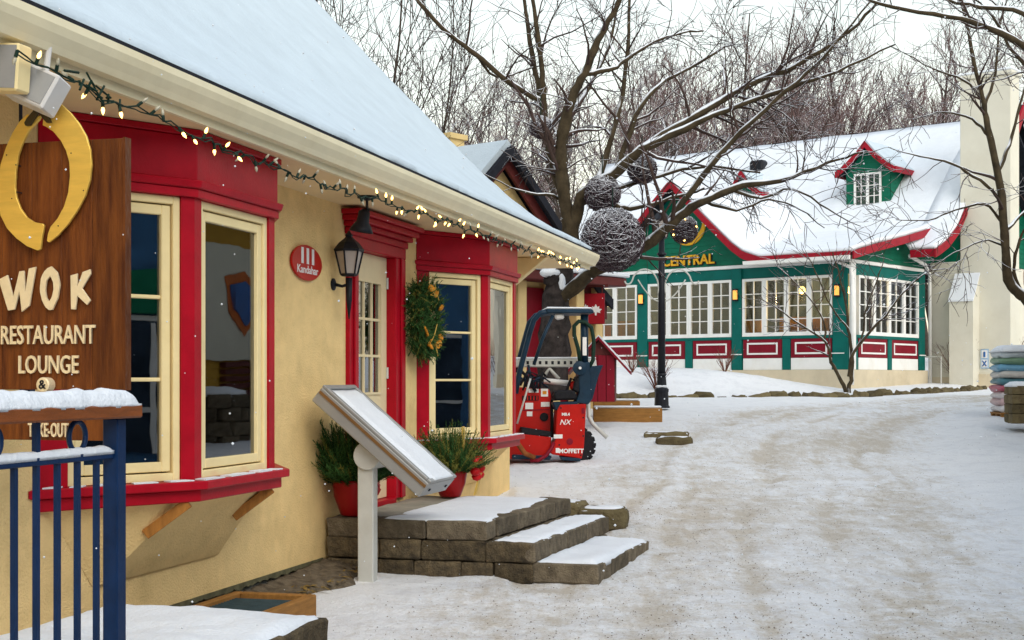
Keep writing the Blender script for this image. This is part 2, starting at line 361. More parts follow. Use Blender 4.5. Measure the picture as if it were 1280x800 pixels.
def ground_mat():
    m = bpy.data.materials.new('trodden_snow_with_grit'); m.use_nodes = True; n = m.node_tree.nodes; l = m.node_tree.links; p = n['Principled BSDF']
    p.inputs['Roughness'].default_value = .7; p.inputs['Specular IOR Level'].default_value = .25
    g = n.new('ShaderNodeNewGeometry'); at = n.new('ShaderNodeAttribute'); at.attribute_name = 'grit'
    def nz(sc, det=6, ro=.6):
        t = n.new('ShaderNodeTexNoise'); t.inputs['Scale'].default_value = sc; t.inputs['Detail'].default_value = det; t.inputs['Roughness'].default_value = ro
        l.new(g.outputs['Position'], t.inputs['Vector']); return t.outputs['Fac']
    def rng_(src, a, b, c=0, d=1):
        r = n.new('ShaderNodeMapRange'); r.inputs[1].default_value = a; r.inputs[2].default_value = b; r.inputs[3].default_value = c; r.inputs[4].default_value = d
        l.new(src, r.inputs[0]); return r.outputs[0]
    def mth(op, a, b):
        x = n.new('ShaderNodeMath'); x.operation = op
        for i, q in enumerate((a,b)):
            if isinstance(q,(int,float)): x.inputs[i].default_value = q
            else: l.new(q, x.inputs[i])
        return x.outputs[0]
    def mix(f, a, b):
        x = n.new('ShaderNodeMixRGB'); l.new(f, x.inputs[0])
        for i, q in ((1,a),(2,b)):
            if isinstance(q, tuple): x.inputs[i].default_value = (*q,1)
            else: l.new(q, x.inputs[i])
        return x.outputs[0]
    st = n.new('ShaderNodeMapping'); st.inputs['Rotation'].default_value = (0,0,.30); st.inputs['Scale'].default_value = (5.5,1.1,1); l.new(g.outputs['Position'], st.inputs[0])
    sn = n.new('ShaderNodeTexNoise'); sn.inputs['Scale'].default_value = 2.0; sn.inputs['Detail'].default_value = 7; sn.inputs['Roughness'].default_value = .68; l.new(st.outputs[0], sn.inputs['Vector'])
    snow = mix(nz(.8,4), (.74,.755,.78), (.83,.835,.84))
    # sand rubbed into the wheel tracks, in blotches and streaks
    bl = mth('ADD', mth('ADD', mth('MULTIPLY', at.outputs['Fac'], 1.0), mth('MULTIPLY', mth('SUBTRACT', nz(16,8,.8), .5), 1.9)), mth('MULTIPLY', mth('SUBTRACT', sn.outputs['Fac'], .5), 1.3))
    f1 = rng_(bl, .20, 1.0, 0, .76)
    c = mix(mth('MULTIPLY', rng_(nz(3.0,8,.75), .5, .68), .35), snow, (.47,.48,.52))
    c = mix(f1, c, (.47,.395,.29))
    f2 = mth('MULTIPLY', rng_(nz(38,4,.7), .56, .68), rng_(at.outputs['Fac'], .08, .6))
    c = mix(mth('MULTIPLY', f2, .55), c, (.22,.17,.11))
    vo = n.new('ShaderNodeTexVoronoi'); vo.inputs['Scale'].default_value = 46; l.new(g.outputs['Position'], vo.inputs['Vector'])
    f3 = mth('MULTIPLY', rng_(vo.outputs['Distance'], .20, .10), rng_(mth('ADD', at.outputs['Fac'], mth('SUBTRACT', nz(3.1), .5)), .12, .5))
    c = mix(mth('MULTIPLY', f3, .7), c, (.10,.075,.05))
    l.new(c, p.inputs['Base Color'])
    bp = n.new('ShaderNodeBump'); bp.inputs['Strength'].default_value = .75; bp.inputs['Distance'].default_value = .035
    l.new(mth('ADD', nz(14,6,.65), mth('MULTIPLY', nz(60,3), .4)), bp.inputs['Height']); l.new(bp.outputs[0], p.inputs['Normal'])
    return m
me.materials.append(ground_mat())
gob = bpy.data.objects.new('snowy_ground', me); COL.objects.link(gob); structure(gob)
# ================================================================== RESTAURANT (left)
M['deck'] = mat('dark_roof_deck', (0.016,0.017,0.024), 0.8, 0.4, 6)
rest = thing('restaurant_building', 'cream stucco building with red bay windows under a steep snowy roof at left', 'building', (F2.x, F2.y, 0), RZ_L)
SEND = 16.15
BAYS = [(6.55, 9.27), (12.72, 15.44)]
mb = MB()
WT = .22
def wallseg(a, b, z0, z1): mb.box(a, b, 0, WT, z0, z1)
wallseg(-5, 6.55, .2, 3.05); wallseg(9.27, 11.10, .2, 3.05); wallseg(12.06, 12.72, .2, 3.05); wallseg(15.44, SEND, .2, 3.05)
wallseg(11.10, 12.06, 2.74, 3.05); wallseg(11.10, 12.06, .2, .50)
for a, b in BAYS: wallseg(a, b, .2, .93); wallseg(a, b, 2.80, 3.05)
mb.extrude([(SEND,WT,.2),(SEND,7,.2),(SEND,7,7.0),(SEND,4.2,7.6),(SEND,2.2,5.5),(SEND,1.3,4.6),(SEND,.75,4.05),(SEND,WT,3.5)],(-WT,0,0))
wallo = mb.build('wall', M['stucco'], rest)
# ragged lower edge of the render over the concrete footing
mb = MB(); mb.box(-5, SEND-.03, .035, .2, -.4, .199); mb.build('foundation', M['concrete'], rest)
mb = MB(); n_ = 120; top = []; bot = []
for i in range(n_+1):
    s = 6.6+(10.4-6.6)*i/n_; zb = .195-.02*abs(mnoise.noise(Vector((s*5,0,3))))-.018*random.random(); top.append((s, -.012, .215)); bot.append((s, -.014, zb))
for i in range(n_): mb.add([top[i], top[i+1], bot[i+1], bot[i], *(tuple((p[0],.03,p[2])) for p in (top[i],top[i+1],bot[i+1],bot[i]))], [(0,1,2,3),(2,6,7,3),(0,4,5,1)])
mb.build('ragged_render_edge', mat('dark_render_edge', (0.12,0.11,0.06), .95, .5, 10), rest)  # dark mottled strip along the lower edge
# dim rooms behind the glass
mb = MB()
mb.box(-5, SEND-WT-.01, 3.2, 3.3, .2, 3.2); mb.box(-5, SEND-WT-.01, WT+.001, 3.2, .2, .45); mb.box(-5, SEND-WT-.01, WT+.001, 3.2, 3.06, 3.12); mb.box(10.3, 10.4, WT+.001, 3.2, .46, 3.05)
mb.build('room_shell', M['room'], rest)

# roof: bell-cast, dark deck, snow blanket, soffit and gutter
PR = [(-.72,3.225),(-.30,3.375),(.22,3.76),(.75,4.22),(1.3,4.78),(2.2,5.70),(3.0,6.55),(4.2,7.8),(5.6,9.25)]
ys_ = np.array([p[0] for p in PR]); zs_ = np.array([p[1] for p in PR])
def roofz(y): return float((np.interp(y-.15,ys_,zs_)+np.interp(y,ys_,zs_)+np.interp(y+.15,ys_,zs_))/3) if y > -.5 else float(np.interp(y,ys_,zs_))
yy = list(np.linspace(-.74, .8, 16)) + list(np.linspace(.86, 5.6, 76))
S0, S1 = -6.0, 17.6
mb = MB(); mb.sheet([[(s,y,roofz(y)) for s in (S0, 0, 6, 12, S1)] for y in yy], .09); roof = mb.build('roof', M['deck'], rest)
ss = np.concatenate([np.arange(S0, S1-.3, .14), np.linspace(S1-.28, S1-.03, 6)])
g = []
for i, y in enumerate(yy):
    row = []
    for s in ss:
        yj = y+.05
        if i == 0: yj = y + .045 + .07*(1-min(1,max(0,(s-4)/5.5))) + .05*mnoise.noise(Vector((s*1.7,1,0))) + .03*mnoise.noise(Vector((s*7,4,0)))
        th = .10 + .02*mnoise.noise(Vector((s*.7,y,2)))
        if i == 0: th = .05+.018*mnoise.noise(Vector((s*3,8,0)))
        elif i == 1: th = .085
        row.append((s, yj, roofz(y)+th+.004+.006*math.sin(roofz(y)*24)*(i>2)+.006*mnoise.noise(Vector((s*3,y*3,5)))))
    g.append(row)
mb = MB(); mb.sheet(g, .07); mb.build('snow_blanket', M['roofsnow_skytint'], roof, smooth=True)
mb = MB(); mb.box(S0, S1-.02, -.66, .0, 3.025, 3.05); mb.box(SEND, S1-.02, 0, 2.4, 3.027, 3.05); mb.build('soffit', M['soffit'], rest)
mb = MB(); mb.box(S0, S1, -.665, -.640, 3.00, 3.19); mb.build('fascia', M['gutter'], rest)
mb = MB()   # K-profile gutter
prof = [(-.666,3.045),(-.725,3.045),(-.742,3.075),(-.770,3.115),(-.785,3.15),(-.785,3.185),(-.772,3.187),(-.765,3.165),(-.70,3.160),(-.666,3.160)]
mb.extrude([(S0,y,z) for y, z in prof], (S1-S0+.02,0,0)); mb.build('gutter', M['gutter'], rest)
# carved bracket under the end of the eave
mb = MB(); cb = [(0,0),(-.52,0)] + [(-.52+.52*math.sin(a), -.55*(1-math.cos(a))*0-.42*math.sin(a)**1.0*(1) ) for a in np.linspace(.12,1.45,8)]
mb.extrude([(SEND-.30, y, 3.02+z) for y, z in cb], (.12,0,0)); mb.build('eave_bracket', M['cream'], rest, bevel=.01)

def facet(P, Q):
    P = Vector(P); Q = Vector(Q); e = (Q-P).normalized(); o = Vector((e.y, -e.x)); return P, e, o, (Q-P).length
def sash(parent, P, Q, z0, z1, inset0, inset1, muntins=(), dmax=.0, blind=False):
    """cream casement in a bay facet: frame, sash and glass with real rebates"""
    P, e, o, L = facet(P, Q); a0, a1 = inset0, L-inset1
    mb = MB()
    def ring(x0,x1,y0,y1,w,d0,d1):
        mb.fbox(P,e,o,x0,x0+w,d0,d1,y0,y1); mb.fbox(P,e,o,x1-w,x1,d0,d1,y0,y1)
        mb.fbox(P,e,o,x0+w,x1-w,d0,d1,y1-w,y1); mb.fbox(P,e,o,x0+w,x1-w,d0,d1,y0,y0+w)
    ring(a0,a1,z0,z1,.045,-.09,-.012); fr = mb.build('window_frame', M['cream'], parent, bevel=.004)
    mb = MB(); ring(a0+.053,a1-.053,z0+.053,z1-.053,.055,-.085,-.028)
    b0, b1, c0, c1 = a0+.108, a1-.108, z0+.108, z1-.108
    hs = [c0+(c1-c0)*t for t in muntins]
    for h in hs: mb.fbox(P,e,o,b0,b1,-.07,-.036,h-.011,h+.011)
    mb.build('sash', M['cream'], parent, bevel=.004)
    mb = MB(); mb.fbox(P,e,o,a0+.02,a1-.02,-.080,-.0795,z0+.02,z1-.02); mb.build('sash_gap', M['room'], parent) if False else None
    cuts = [c0]+hs+[c1]
    for lo, hi in zip(cuts, cuts[1:]):
        mb = MB(); mb.fbox(P,e,o,b0-.006,b1+.006,-.058,-.052,lo,hi-.0005); mb.build('pane', M['glass'], parent)
    if blind:
        mb = MB(); k = int((b1-b0)/.05)
        for i in range(k): mb.fbox(P,e,o,b0+.01+i*.05,b0+.055+i*.05,-.17-.012*(i%2),-.165-.012*(i%2),c0,c1)
        mb.build('vertical_blind', M['curtain'], parent)
def offs_poly(pts, d):
    """offset an open polyline outward (towards -y) by d"""
    pts = [Vector(p) for p in pts]; out = []
    for i, p in enumerate(pts):
        ns = []
        if i > 0: e = (p-pts[i-1]).normalized(); ns.append(Vector((e.y,-e.x)))
        if i < len(pts)-1: e = (pts[i+1]-p).normalized(); ns.append(Vector((e.y,-e.x)))
        if len(ns) == 1: q = p + Vector((-1 if i == 0 else 1, 0))*d*1.15; q.y = p.y; out.append(q)
        else: b = (ns[0]+ns[1]).normalized(); out.append(p + b*(d/b.dot(ns[0])))
    return out
def band(pts, d, z0, z1, d_top=None):
    lo = offs_poly(pts, d); hi = offs_poly(pts, d if d_top is None else d_top)
    m_ = MB(); n = len(pts); v = [(p.x,p.y,z0) for p in lo]+[(p.x,p.y,z1) for p in hi]
    v = [(x, -.004 if i % n in (0, n-1) else y, z) for i, (x,y,z) in enumerate(v)]
    m_.add(v, [tuple(range(n))[::-1], tuple(range(n,2*n))]+[(i,(i+1)%n,n+(i+1)%n,n+i) for i in range(n)]); return m_
def bay(a, b, second):
    A, B, C, Dd = Vector((a,0)), Vector((a+.81,-.47)), Vector((b-.815,-.47)), Vector((b,0)); pl = [A,B,C,Dd]
    m_ = band(pl, .02, 2.735, 2.985); root = m_.build('bay_window', M['red'], rest, bevel=.006)
    m2 = band(pl, .045, 2.690, 2.734, .06); m2.build('cornice_moulding', M['red'], root, bevel=.006)
    m2 = band(pl, .028, 2.640, 2.689); m2.build('cornice_moulding', M['red'], root, bevel=.004)
    m2 = band(pl, .045, 2.986, 3.022); m2.build('crown_board', M['red'], root, bevel=.004)
    band(pl, .095, .985, 1.035).build('sill', M['red'], root, bevel=.006)
    band(pl, .045, .915, .984).build('sill', M['red'], root, bevel=.006)
    # corner posts
    for i, (Pm, w0, w1) in enumerate(((A,0,.16),(B,.085,.085),(C,.085,.085),(Dd,.16,0))):
        mb = MB()
        if i > 0:
            P, e, o, L = facet(pl[i-1], pl[i]); w = w0
            mb.fbox(P,e,o,L-w,L-.0,-.11,.0,1.036,2.639)
        if i < 3:
            P, e, o, L = facet(pl[i], pl[i+1]); w = w1
            mb.fbox(P,e,o,0.0,w,-.11,.001,1.036,2.639)
        mb.build('corner_post', M['red'], root)
    # slim red fillets between post and sash
    sash(root, A, B, 1.037, 2.638, .161, .086, (1/3., 2/3.))
    sash(root, B, C, 1.037, 2.638, .087, .086, (), blind=second)
    sash(root, C, Dd, 1.037, 2.638, .086, .161, (1/3., 2/3.))
    # tapering stucco apron
    lo = .46 if not second else .52
    topp = offs_poly(pl, -.05); bt = [Vector((a+.50,-.004)), Vector((a+.56,-.03)), Vector((b-.72,-.03)), Vector((b-.66,-.004))]
    mb = MB(); nl = 6; rings = []
    for k in range(nl+1):
        t = k/nl; tt = t**.9
        rings.append([(tp.x+(bp.x-tp.x)*tt, tp.y+(bp.y-tp.y)*tt, .914+(lo-.914)*t) for tp, bp in zip(topp, bt)])
    v = [p for r_ in rings for p in r_]; f = [(k*4+i, k*4+i+1, (k+1)*4+i+1, (k+1)*4+i) for k in range(nl) for i in range(3)]
    f += [(0,3,2,1), tuple(nl*4+i for i in range(4))]
    f += [(k*4+3, k*4, (k+1)*4, (k+1)*4+3) for k in range(nl)]
    mb.add(v, f); mb.build('apron', M['stucco'], root)
    if not second:
        for P0 in (Vector((a+.74,-.44)), Vector((b-.90,-.46))):
            mb = MB(); mb.bar((P0.x+.02,P0.y-.02,.912),(P0.x-.07,P0.y+.20,.735),.05,.06); mb.build('strut', M['bracket'], root, bevel=.003)
    # snow dust on the sill
    lo_ = offs_poly(pl, .085); hi_ = offs_poly(pl, .005)
    mb = MB()
    for i in range(2):
        p, q, r_, s_ = lo_[i], lo_[i+1], hi_[i+1], hi_[i]
        nn = 14
        for k in range(nn):
            if mnoise.noise(Vector((a*3+i*9+k*.6,0,0))) < -.05: continue
            f0, f1 = k/nn, (k+1)/nn
            c = [p.lerp(q,f0), p.lerp(q,f1), r_.lerp(s_,1-f1), r_.lerp(s_,1-f0)]
            mb.extrude([(v_.x,v_.y,1.036) for v_ in c], (0,0,.006+.006*random.random()))
    stuff(mb.build('sill_snow', M['snow'], root))
    return root
bay(*BAYS[0], False); bay(*BAYS[1], True)

# ---------------- door with its red casing
mb = MB()
cas = mb
for a, b in ((10.90,11.115),(12.045,12.31)): mb.box(a, b, -.035, .10, .545, 2.70)
mb.box(10.90, 12.31, -.037, .10, 2.701, 2.80)
casing = mb.build('door_casing', M['red'], rest, bevel=.006)
mb = MB()
for a, b in ((10.985,11.035),(12.15,12.205)): mb.box(a, b, -.055, -.036, .546, 2.70)
mb.build('casing_bead', M['red'], casing, bevel=.005)
for i, (z0, z1, d) in enumerate(((2.801,2.86,.05),(2.861,2.905,.09),(2.906,2.955,.14),(2.956,2.998,.18))):
    mb = MB(); mb.box(10.90-d*.6, 12.31+d*.6, -d, .0-.002, z0, z1); mb.build('head_moulding', M['red'], casing, bevel=.008)
mb = MB(); mb.box(11.116,12.044,-.04,.16,.505,.555); mb.build('threshold', M['red'], casing, bevel=.004)
dx0, dx1, dz0, dz1 = 11.118, 12.042, .560, 2.698
mb = MB(); gx0, gx1, gz0, gz1 = dx0+.17, dx1-.17, 1.50, 2.45
mb.box(dx0,gx0,.055,.10,dz0,dz1); mb.box(gx1,dx1,.055,.10,dz0,dz1); mb.box(gx0,gx1,.055,.10,gz1,dz1); mb.box(gx0,gx1,.055,.10,dz0,gz0)
door = mb.build('door', M['door'], rest, bevel=.003)
mb = MB()
for k in (1,2):
    x = gx0+(gx1-gx0)*k/3; mb.box(x-.011,x+.011,.056,.094,gz0,gz1)
    z = gz0+(gz1-gz0)*k/3; mb.box(gx0,gx1,.058,.092,z-.011,z+.011)
for (a,b,c,d) in ((gx0-.02,gx0,gz0-.02,gz1+.02),(gx1,gx1+.02,gz0-.02,gz1+.02)): mb.box(a,b,.044,.0548,c,d)
mb.box(gx0,gx1,.044,.0548,gz0-.02,gz0); mb.box(gx0,gx1,.044,.0548,gz1,gz1+.02)
mb.build('glazing_bar', M['door'], door)
for i in range(3):
    for j in range(3):
        mb = MB(); x0 = gx0+(gx1-gx0)*i/3; x1 = gx0+(gx1-gx0)*(i+1)/3; z0 = gz0+(gz1-gz0)*j/3; z1 = gz0+(gz1-gz0)*(j+1)/3
        mb.box(x0+.002,x1-.002,.072,.077,z0+.002,z1-.002); mb.build('pane', M['glass'], door)
for (a,b) in ((gx0+.0,(gx0+gx1)/2-.03),((gx0+gx1)/2+.03,gx1)):
    mb = MB(); mb.box(a,b,.046,.0548,.72,1.34); mb.build('raised_panel', M['door'], door, bevel=.008)
for z in (.85,1.62,2.42):
    mb = MB(); mb.tube([(dx1-.012,.045,z),(dx1-.012,.045,z+.1)],.012,8); mb.build('hinge', M['galv'], door)
mb = MB(); mb.tube([(dx0+.07,.05,1.42),(dx0+.07,.0,1.42),(dx0+.16,-.004,1.42)],.011,8); mb.build('door_handle', M['iron'], door, smooth=True)

# ---------------- things on and by the wall (positions in the street frame)
def WL(name, label, cat, s, p, z, rz=RZ_L, group=None):
    return thing(name, label, cat, W(s,p,z), rz, group)
# oval plaque
o = WL('wall_plaque', 'oval red plaque with white number 111 and a name beside the door', 'plaque', 10.05, 0.006, 2.495)
mb = MB(); el = [(.29*math.cos(a),0,.135*math.sin(a)) for a in np.linspace(0,2*math.pi,40,endpoint=False)]
mb.extrude(el,(0,-.02,0)); mb.build('board', M['machred'], o, bevel=.004)
text('number', '111', .15, M['decal'], o, (0,-.0205,.045), ext=.002, sx=1.35, bold=.009)
text('lettering', 'Kandahar', .085, M['decal'], o, (0,-.0205,-.055), ext=.002, sx=1.25, bold=.001)
# lantern
o = WL('wall_lantern', 'black six-sided wall lantern with frosted glass between plaque and door', 'lamp', 10.62, .0, 2.37); o.scale = (.82,.82,.82)
mb = MB(); mb.lathe([(.06,0),(.06,.012),(.045,.02),(.02,.03)],(0,-.002,.0),14,Matrix.Rotation(R(90),3,'X')); mb.build('wall_plate', M['iron'], o, smooth=False)
mb = MB(); mb.tube([(0,-.02,0),(0,-.10,-.02),(0,-.17,.0)],[.018,.014,.016],8); mb.tube([(0,-.17,-.34),(0,-.17,-.16),(0,-.17,.06)],[.006,.03,.036],8); mb.build('arm', M['iron'], o, smooth=True)
mb = MB()
mb.lathe([(.07,.075),(.085,.085),(.09,.10)],(0,-.17,0),6); mb.build('lantern_base', M['iron'], o); mb = MB(); mb.lathe([(.145,.315),(.15,.335),(.10,.40),(.05,.44),(.03,.46),(.04,.475),(.018,.50),(.005,.52)],(0,-.17,0),6)
mb.build('cap', M['iron'], o)
mb = MB()
for k in range(6):
    a = 2*math.pi*k/6; mb.tube([(.085*math.cos(a),-.17+.085*math.sin(a),.1),(.135*math.cos(a),-.17+.135*math.sin(a),.316)],.009,5)
mb.build('cage', M['iron'], o)
mb = MB(); mb.lathe([(.078,.101),(.126,.314)],(0,-.17,0),6); mb.build('lantern_glass', M['frost'], o)
# bell spot lamp under the soffit
o = WL('soffit_spotlight', 'black bell-shaped spotlight hanging from the soffit above the lantern', 'lamp', 10.33, .40, 3.024)
mb = MB(); mb.lathe([(.075,0),(.075,-.014),(.03,-.03),(.012,-.035)],(0,0,0),16); mb.tube([(0,0,-.03),(0,0,-.09),(.01,-.01,-.12)],.011,8); mb.build('mount', M['iron'], o)
mx = Matrix.Rotation(R(10),3,'X')
mb = MB(); mb.lathe([(.02,-.10),(.045,-.12),(.05,-.20),(.075,-.235),(.095,-.275),(.09,-.28),(.07,-.24),(.03,-.21)],(0,0,0),18,mx); mb.build('shade', M['iron'], o, smooth=True)
# needle sprays: used by wreath and planters
def spray(mb, base, d, L, r_):
    d = Vector(d).normalized(); u = d.orthogonal().normalized(); w = d.cross(u); base = Vector(base)
    mb.tube([base, base+d*L],[.003,.0015],3,cap=False)
    n = int(L/.011)
    for i in range(n):
        t = (i+1)/(n+1); a = i*2.4; q = base+d*L*t; out = (u*math.cos(a)+w*math.sin(a))
        tip = q+(out*.75+d*.7)*r_*(1-.35*t); sd_ = d.cross(out)*.0042
        mb.add([q-sd_,q+sd_,tip],[(0,1,2)])
o = WL('christmas_wreath', 'evergreen wreath with dried orange slices on the wall beside the door', 'wreath', 12.55, .10, 2.17)
mb = MB(); mb2 = MB()
for i in range(1500):
    a = random.random()*2*math.pi; rr = .23+random.gauss(0,.045); c = Vector((rr*math.cos(a), random.uniform(-.10,.06), rr*1.08*math.sin(a)))
    d = Vector((math.cos(a+.9)*.8+random.gauss(0,.5), random.gauss(-.3,.4), math.sin(a+.9)*.8+random.gauss(0,.5)))
    spray(mb if random.random()<.86 else mb2, c, d, random.uniform(.07,.15), .034)
mb.build('fir_sprigs', M['fir'], o, fix=False); mb2.build('cedar_sprigs', M['fir2'], o, fix=False)
for a in (70,82,105,-35,-50,-65,-120,-150,200,25,250):
    aa = R(a); mb = MB(); rr = .23+.04*random.random(); c = (rr*math.cos(aa),-.125,rr*1.08*math.sin(aa)); mb.lathe([(.012,-.012),(.034,-.008),(.037,.0),(.034,.008),(.01,.012)],c,10,Matrix.Rotation(R(90+random.uniform(-30,30)),3,'X')@Matrix.Rotation(R(random.uniform(-30,30)),3,'Y')); mb.build('orange_slice', M['orange'], o)
for k in range(7):
    a = random.random()*6.28; mb = MB(); c=Vector((.22*math.cos(a),-.12,.24*math.sin(a))); mb.tube([c,c+Vector((random.gauss(0,.05),-.03,random.gauss(0,.05))),c+Vector((random.gauss(0,.1),-.03,random.gauss(0,.1)))],.004,4); mb.build('straw_twig', M['goldribbon'], o)
def planter(s, p, z, label, bow):
    o = WL('flower_pot', label, 'planter', s, p, z); o.scale = (1.12,1.12,1.16) if not bow else (.98,.98,.98)
    mb = MB(); mb.lathe([(.085,.0),(.10,.01),(.145,.13),(.158,.22),(.162,.245),(.150,.245),(.14,.22)],(0,0,0),28); mb.build('pot', M['pot'], o, smooth=True)
    mb = MB(); mb.lathe([(.001,.20),(.144,.205),(.001,.21)],(0,0,0),14); mb.build('soil', M['soil'], o)
    mb = MB(); mb2 = MB()
    for i in range(900):
        a = random.random()*6.283; rr = .13*math.sqrt(random.random()); lean = random.uniform(.05,.75) if i < 560 else random.uniform(.75,1.4)
        lean *= .8; d = Vector((math.cos(a)*lean, math.sin(a)*lean, 1.0-.5*lean)); L = random.uniform(.14,.30)*(1.1-.3*lean)
        b = Vector((rr*math.cos(a), rr*math.sin(a), .20))
        spray(mb if random.random() < (.9 if not bow else .6) else mb2, b+d.normalized()*random.uniform(0,.22), d, L, .042)
    for k in range(5):
        a = random.random()*6.28; spray(mb, (.05*math.cos(a),.05*math.sin(a),.3), (math.cos(a)*.25,math.sin(a)*.25,1), .42, .03)
    mb.build('fir_branches', M['fir'], o, fix=False); mb2.build('cedar_branches', M['fir2'], o, fix=False)
    if bow:
        mb = MB()
        for a in (20,75,130,200,250,310,355):
            aa=R(a); c=Vector((.09*math.cos(aa)+.06,-.25,.27+.085*math.sin(aa))); mb.ball(c,.052,8,.8)
        mb.build('red_bow', M['bow'], o, smooth=True)
        mb = MB(); mb.bar((.06,-.28,.22),(.08,-.22,.02),.012,.075,(1,0,0)); mb.bar((-.02,-.14,.35),(-.05,-.14,.66),.012,.06,(1,0,0)); mb.build('gold_ribbon', M['goldribbon'], o)
        for k in range(6):
            mb = MB(); mb.ball((random.uniform(-.1,.2),random.uniform(-.18,-.02),random.uniform(.36,.52)),.03,8); mb.build('gold_bauble', M['goldribbon'], o, smooth=True)
    else:
        mb = MB(); 
        for k in range(3): mb.bar((.15,-.05-.03*k,.24),(.26,-.09,.14+.03*k),.006,.05)
        mb.build('red_leaf', M['bow'], o)
    return o
planter(10.56, .21, .535, 'red pot of dense dark evergreens at the near corner of the terrace', False)
planter(12.50, .40, .535, 'red pot with gold ribbon and red bow beside the far bay window', True)
# ================================================================== TERRACE AND STEPS
ter = thing('stone_steps', 'block terrace with snow-covered steps in front of the cream door', 'steps', W(10.40,0,0), RZ_L)
# local: x along the wall (away), y negative towards the street
def block(x0,x1,y0,y1,z0,z1,m='stone',rz=0.0,pivot=None,parent=ter,name='block'):
    me = rock_mesh(name, x1-x0-.006, y1-y0-.006, z1-z0-.005, .010, .011, 2, random.random()*50); me.materials.append(M[m])
    o = bpy.data.objects.new(name, me); COL.objects.link(o); o.parent = parent
    c = Vector(((x0+x1)/2,(y0+y1)/2,(z0+z1)/2))
    if pivot is not None: c = Matrix.Translation(pivot) @ Matrix.Rotation(rz,4,'Z') @ Matrix.Translation(-Vector(pivot)) @ c
    o.location = c; o.rotation_euler = (0,0,rz); return o
def course(x0, x1, ya, yb, z0, z1, lens, m='stone', along='y'):
    """row of blocks along -y from ya down to yb"""
    y = ya; i = 0
    while y > yb+.03:
        L = lens[i % len(lens)]; y2 = max(yb, y-L)
        if y2-yb < .12: y2 = yb
        block(x0, x1, y2, y, z0, z1, m); y = y2; i += 1
T = .53
course(0,.28,-.03,-1.34,.38,T,(.36,.46,.52),'capstone')
course(0,.26,-.03,-1.70,.22,.378,(.44,.34,.52,.40))
course(0,.26,-.03,-1.70,.06,.218,(.30,.42,.38,.26,.34))
course(0,.26,-.03,-1.70,-.10,.058,(.42,.30,.42,.5))
# three fanned step fronts
RF = -R(3.5)
def front(p, z0, z1, x0, x1, dep, lens, m='capstone'):
    x = x0; i = 0; pv = Vector((0,-p,0))
    while x < x1-.02:
        L = lens[i%len(lens)]; x2 = min(x1,x+L)
        if x1-x2 < .12: x2 = x1
        block(x, x2, -p, -p+dep, z0, z1, m, RF, pv); x = x2; i += 1
front(1.34,.38,T,.29,2.35,.30,(.5,.62,.44)); front(1.34,.22,.378,.29,2.3,.30,(.6,.5))
front(1.72,.225,.378,.0,2.25,.34,(.40,.5,.62)); front(1.72,.06,.223,.27,2.2,.30,(.6,.5))
front(2.20,.075,.228,.0,1.75,.56,(.42,.55,.5)); front(2.20,-.10,.073,.0,1.7,.4,(.7,.6))
# infill and surfaces
def lumpy(x0,x1,y0,y1,z,amp,th,name,m,parent,rz=0,pv=None,step=.05,edge=.05):
    nx = max(4,int((x1-x0)/step)); ny = max(4,int((y1-y0)/step)); g = []; sd_ = random.random()*40
    for j in range(ny+1):
        row = []
        for i in range(nx+1):
            x = x0+(x1-x0)*i/nx; y = y0+(y1-y0)*j/ny
            e = min(x-x0,x1-x,y-y0,y1-y)/edge; f = min(1,max(0,e)); f = math.sqrt(f)
            zz = z+th*f+amp*f*(mnoise.noise(Vector((x*3+sd_,y*3,0)))+.5*mnoise.noise(Vector((x*11+sd_,y*11,1))))
            if e <= 0: x += .012*mnoise.noise(Vector((y*9,x*9,sd_))); y += .012*mnoise.noise(Vector((x*9,y*9,sd_+5)))
            p = Vector((x,y,zz))
            if pv is not None: p = Matrix.Translation(pv) @ Matrix.Rotation(rz,4,'Z') @ Matrix.Translation(-Vector(pv)) @ p
            row.append(p)
        g.append(row)
    mb = MB(); mb.sheet(g,.03 if th > .02 else .015); return mb.build(name, m, parent, smooth=True)
mb = MB(); mb.box(.24,2.30,-1.15,-.03,-.1,.50); mb.build('infill', M['soil'], ter)
lumpy(.02,2.3,-.78,-.03,.510,.012,.012,'gravel_bed',M['concrete'],ter,step=.04)
lumpy(.03,2.30,-1.33,-.46,.523,.012,.014,'snow_cover',M['snow'],ter,0,None,.04,.10)
lumpy(.27,2.22,-1.71,-1.38,.372,.020,.028,'snow_cover',M['snow'],ter,RF,Vector((0,-1.72,0)),.04,.06)
lumpy(.03,.30,-1.70,-1.36,.374,.010,.018,'snow_cover',M['snow'],ter,RF,Vector((0,-1.72,0)),.04,.06)
lumpy(.03,1.72,-2.19,-1.70,.222,.020,.030,'snow_cover',M['snow'],ter,RF,Vector((0,-2.2,0)),.04,.06)
# flat step stones on the slope beyond
def flat_stone(cx_, cy_, L, w, h, rz, label):
    z = gz(cx_,cy_); o = thing('step_stone', label, 'stone', (cx_,cy_,z-.04), rz, 'flat stones beside the steps')
    me = rock_mesh('rock', L, w, h, .03, .03, 3, random.random()*30); r_ = link('rock', me, M['mossrock'], o); r_.location = (0,0,h/2)
    s_ = lumpy(-L/2+.02,L/2-.02,-w/2+.02,w/2-.02,h-.015,.015,.03,'snow_cap',M['snow'],o,step=.06)
    return o
flat_stone(.87,13.55,.46,.42,.22,R(-6),'flat brown stone with a thick snow cap, right of the other by the far bay')
flat_stone(.42,14.2,.62,.36,.20,R(-24),'long half-buried stone between the far bay and the capped stone')
for (x,y,L,lab) in ((2.45,22.6,.7,'mossy flat stone lying in the snow below the timber edging'),(2.5,21.9,.55,'thin dark stone in the snow in front of the mossy flat stone')):
    flat_stone(x,y,L,.3,.13,R(random.uniform(-8,8)),lab)
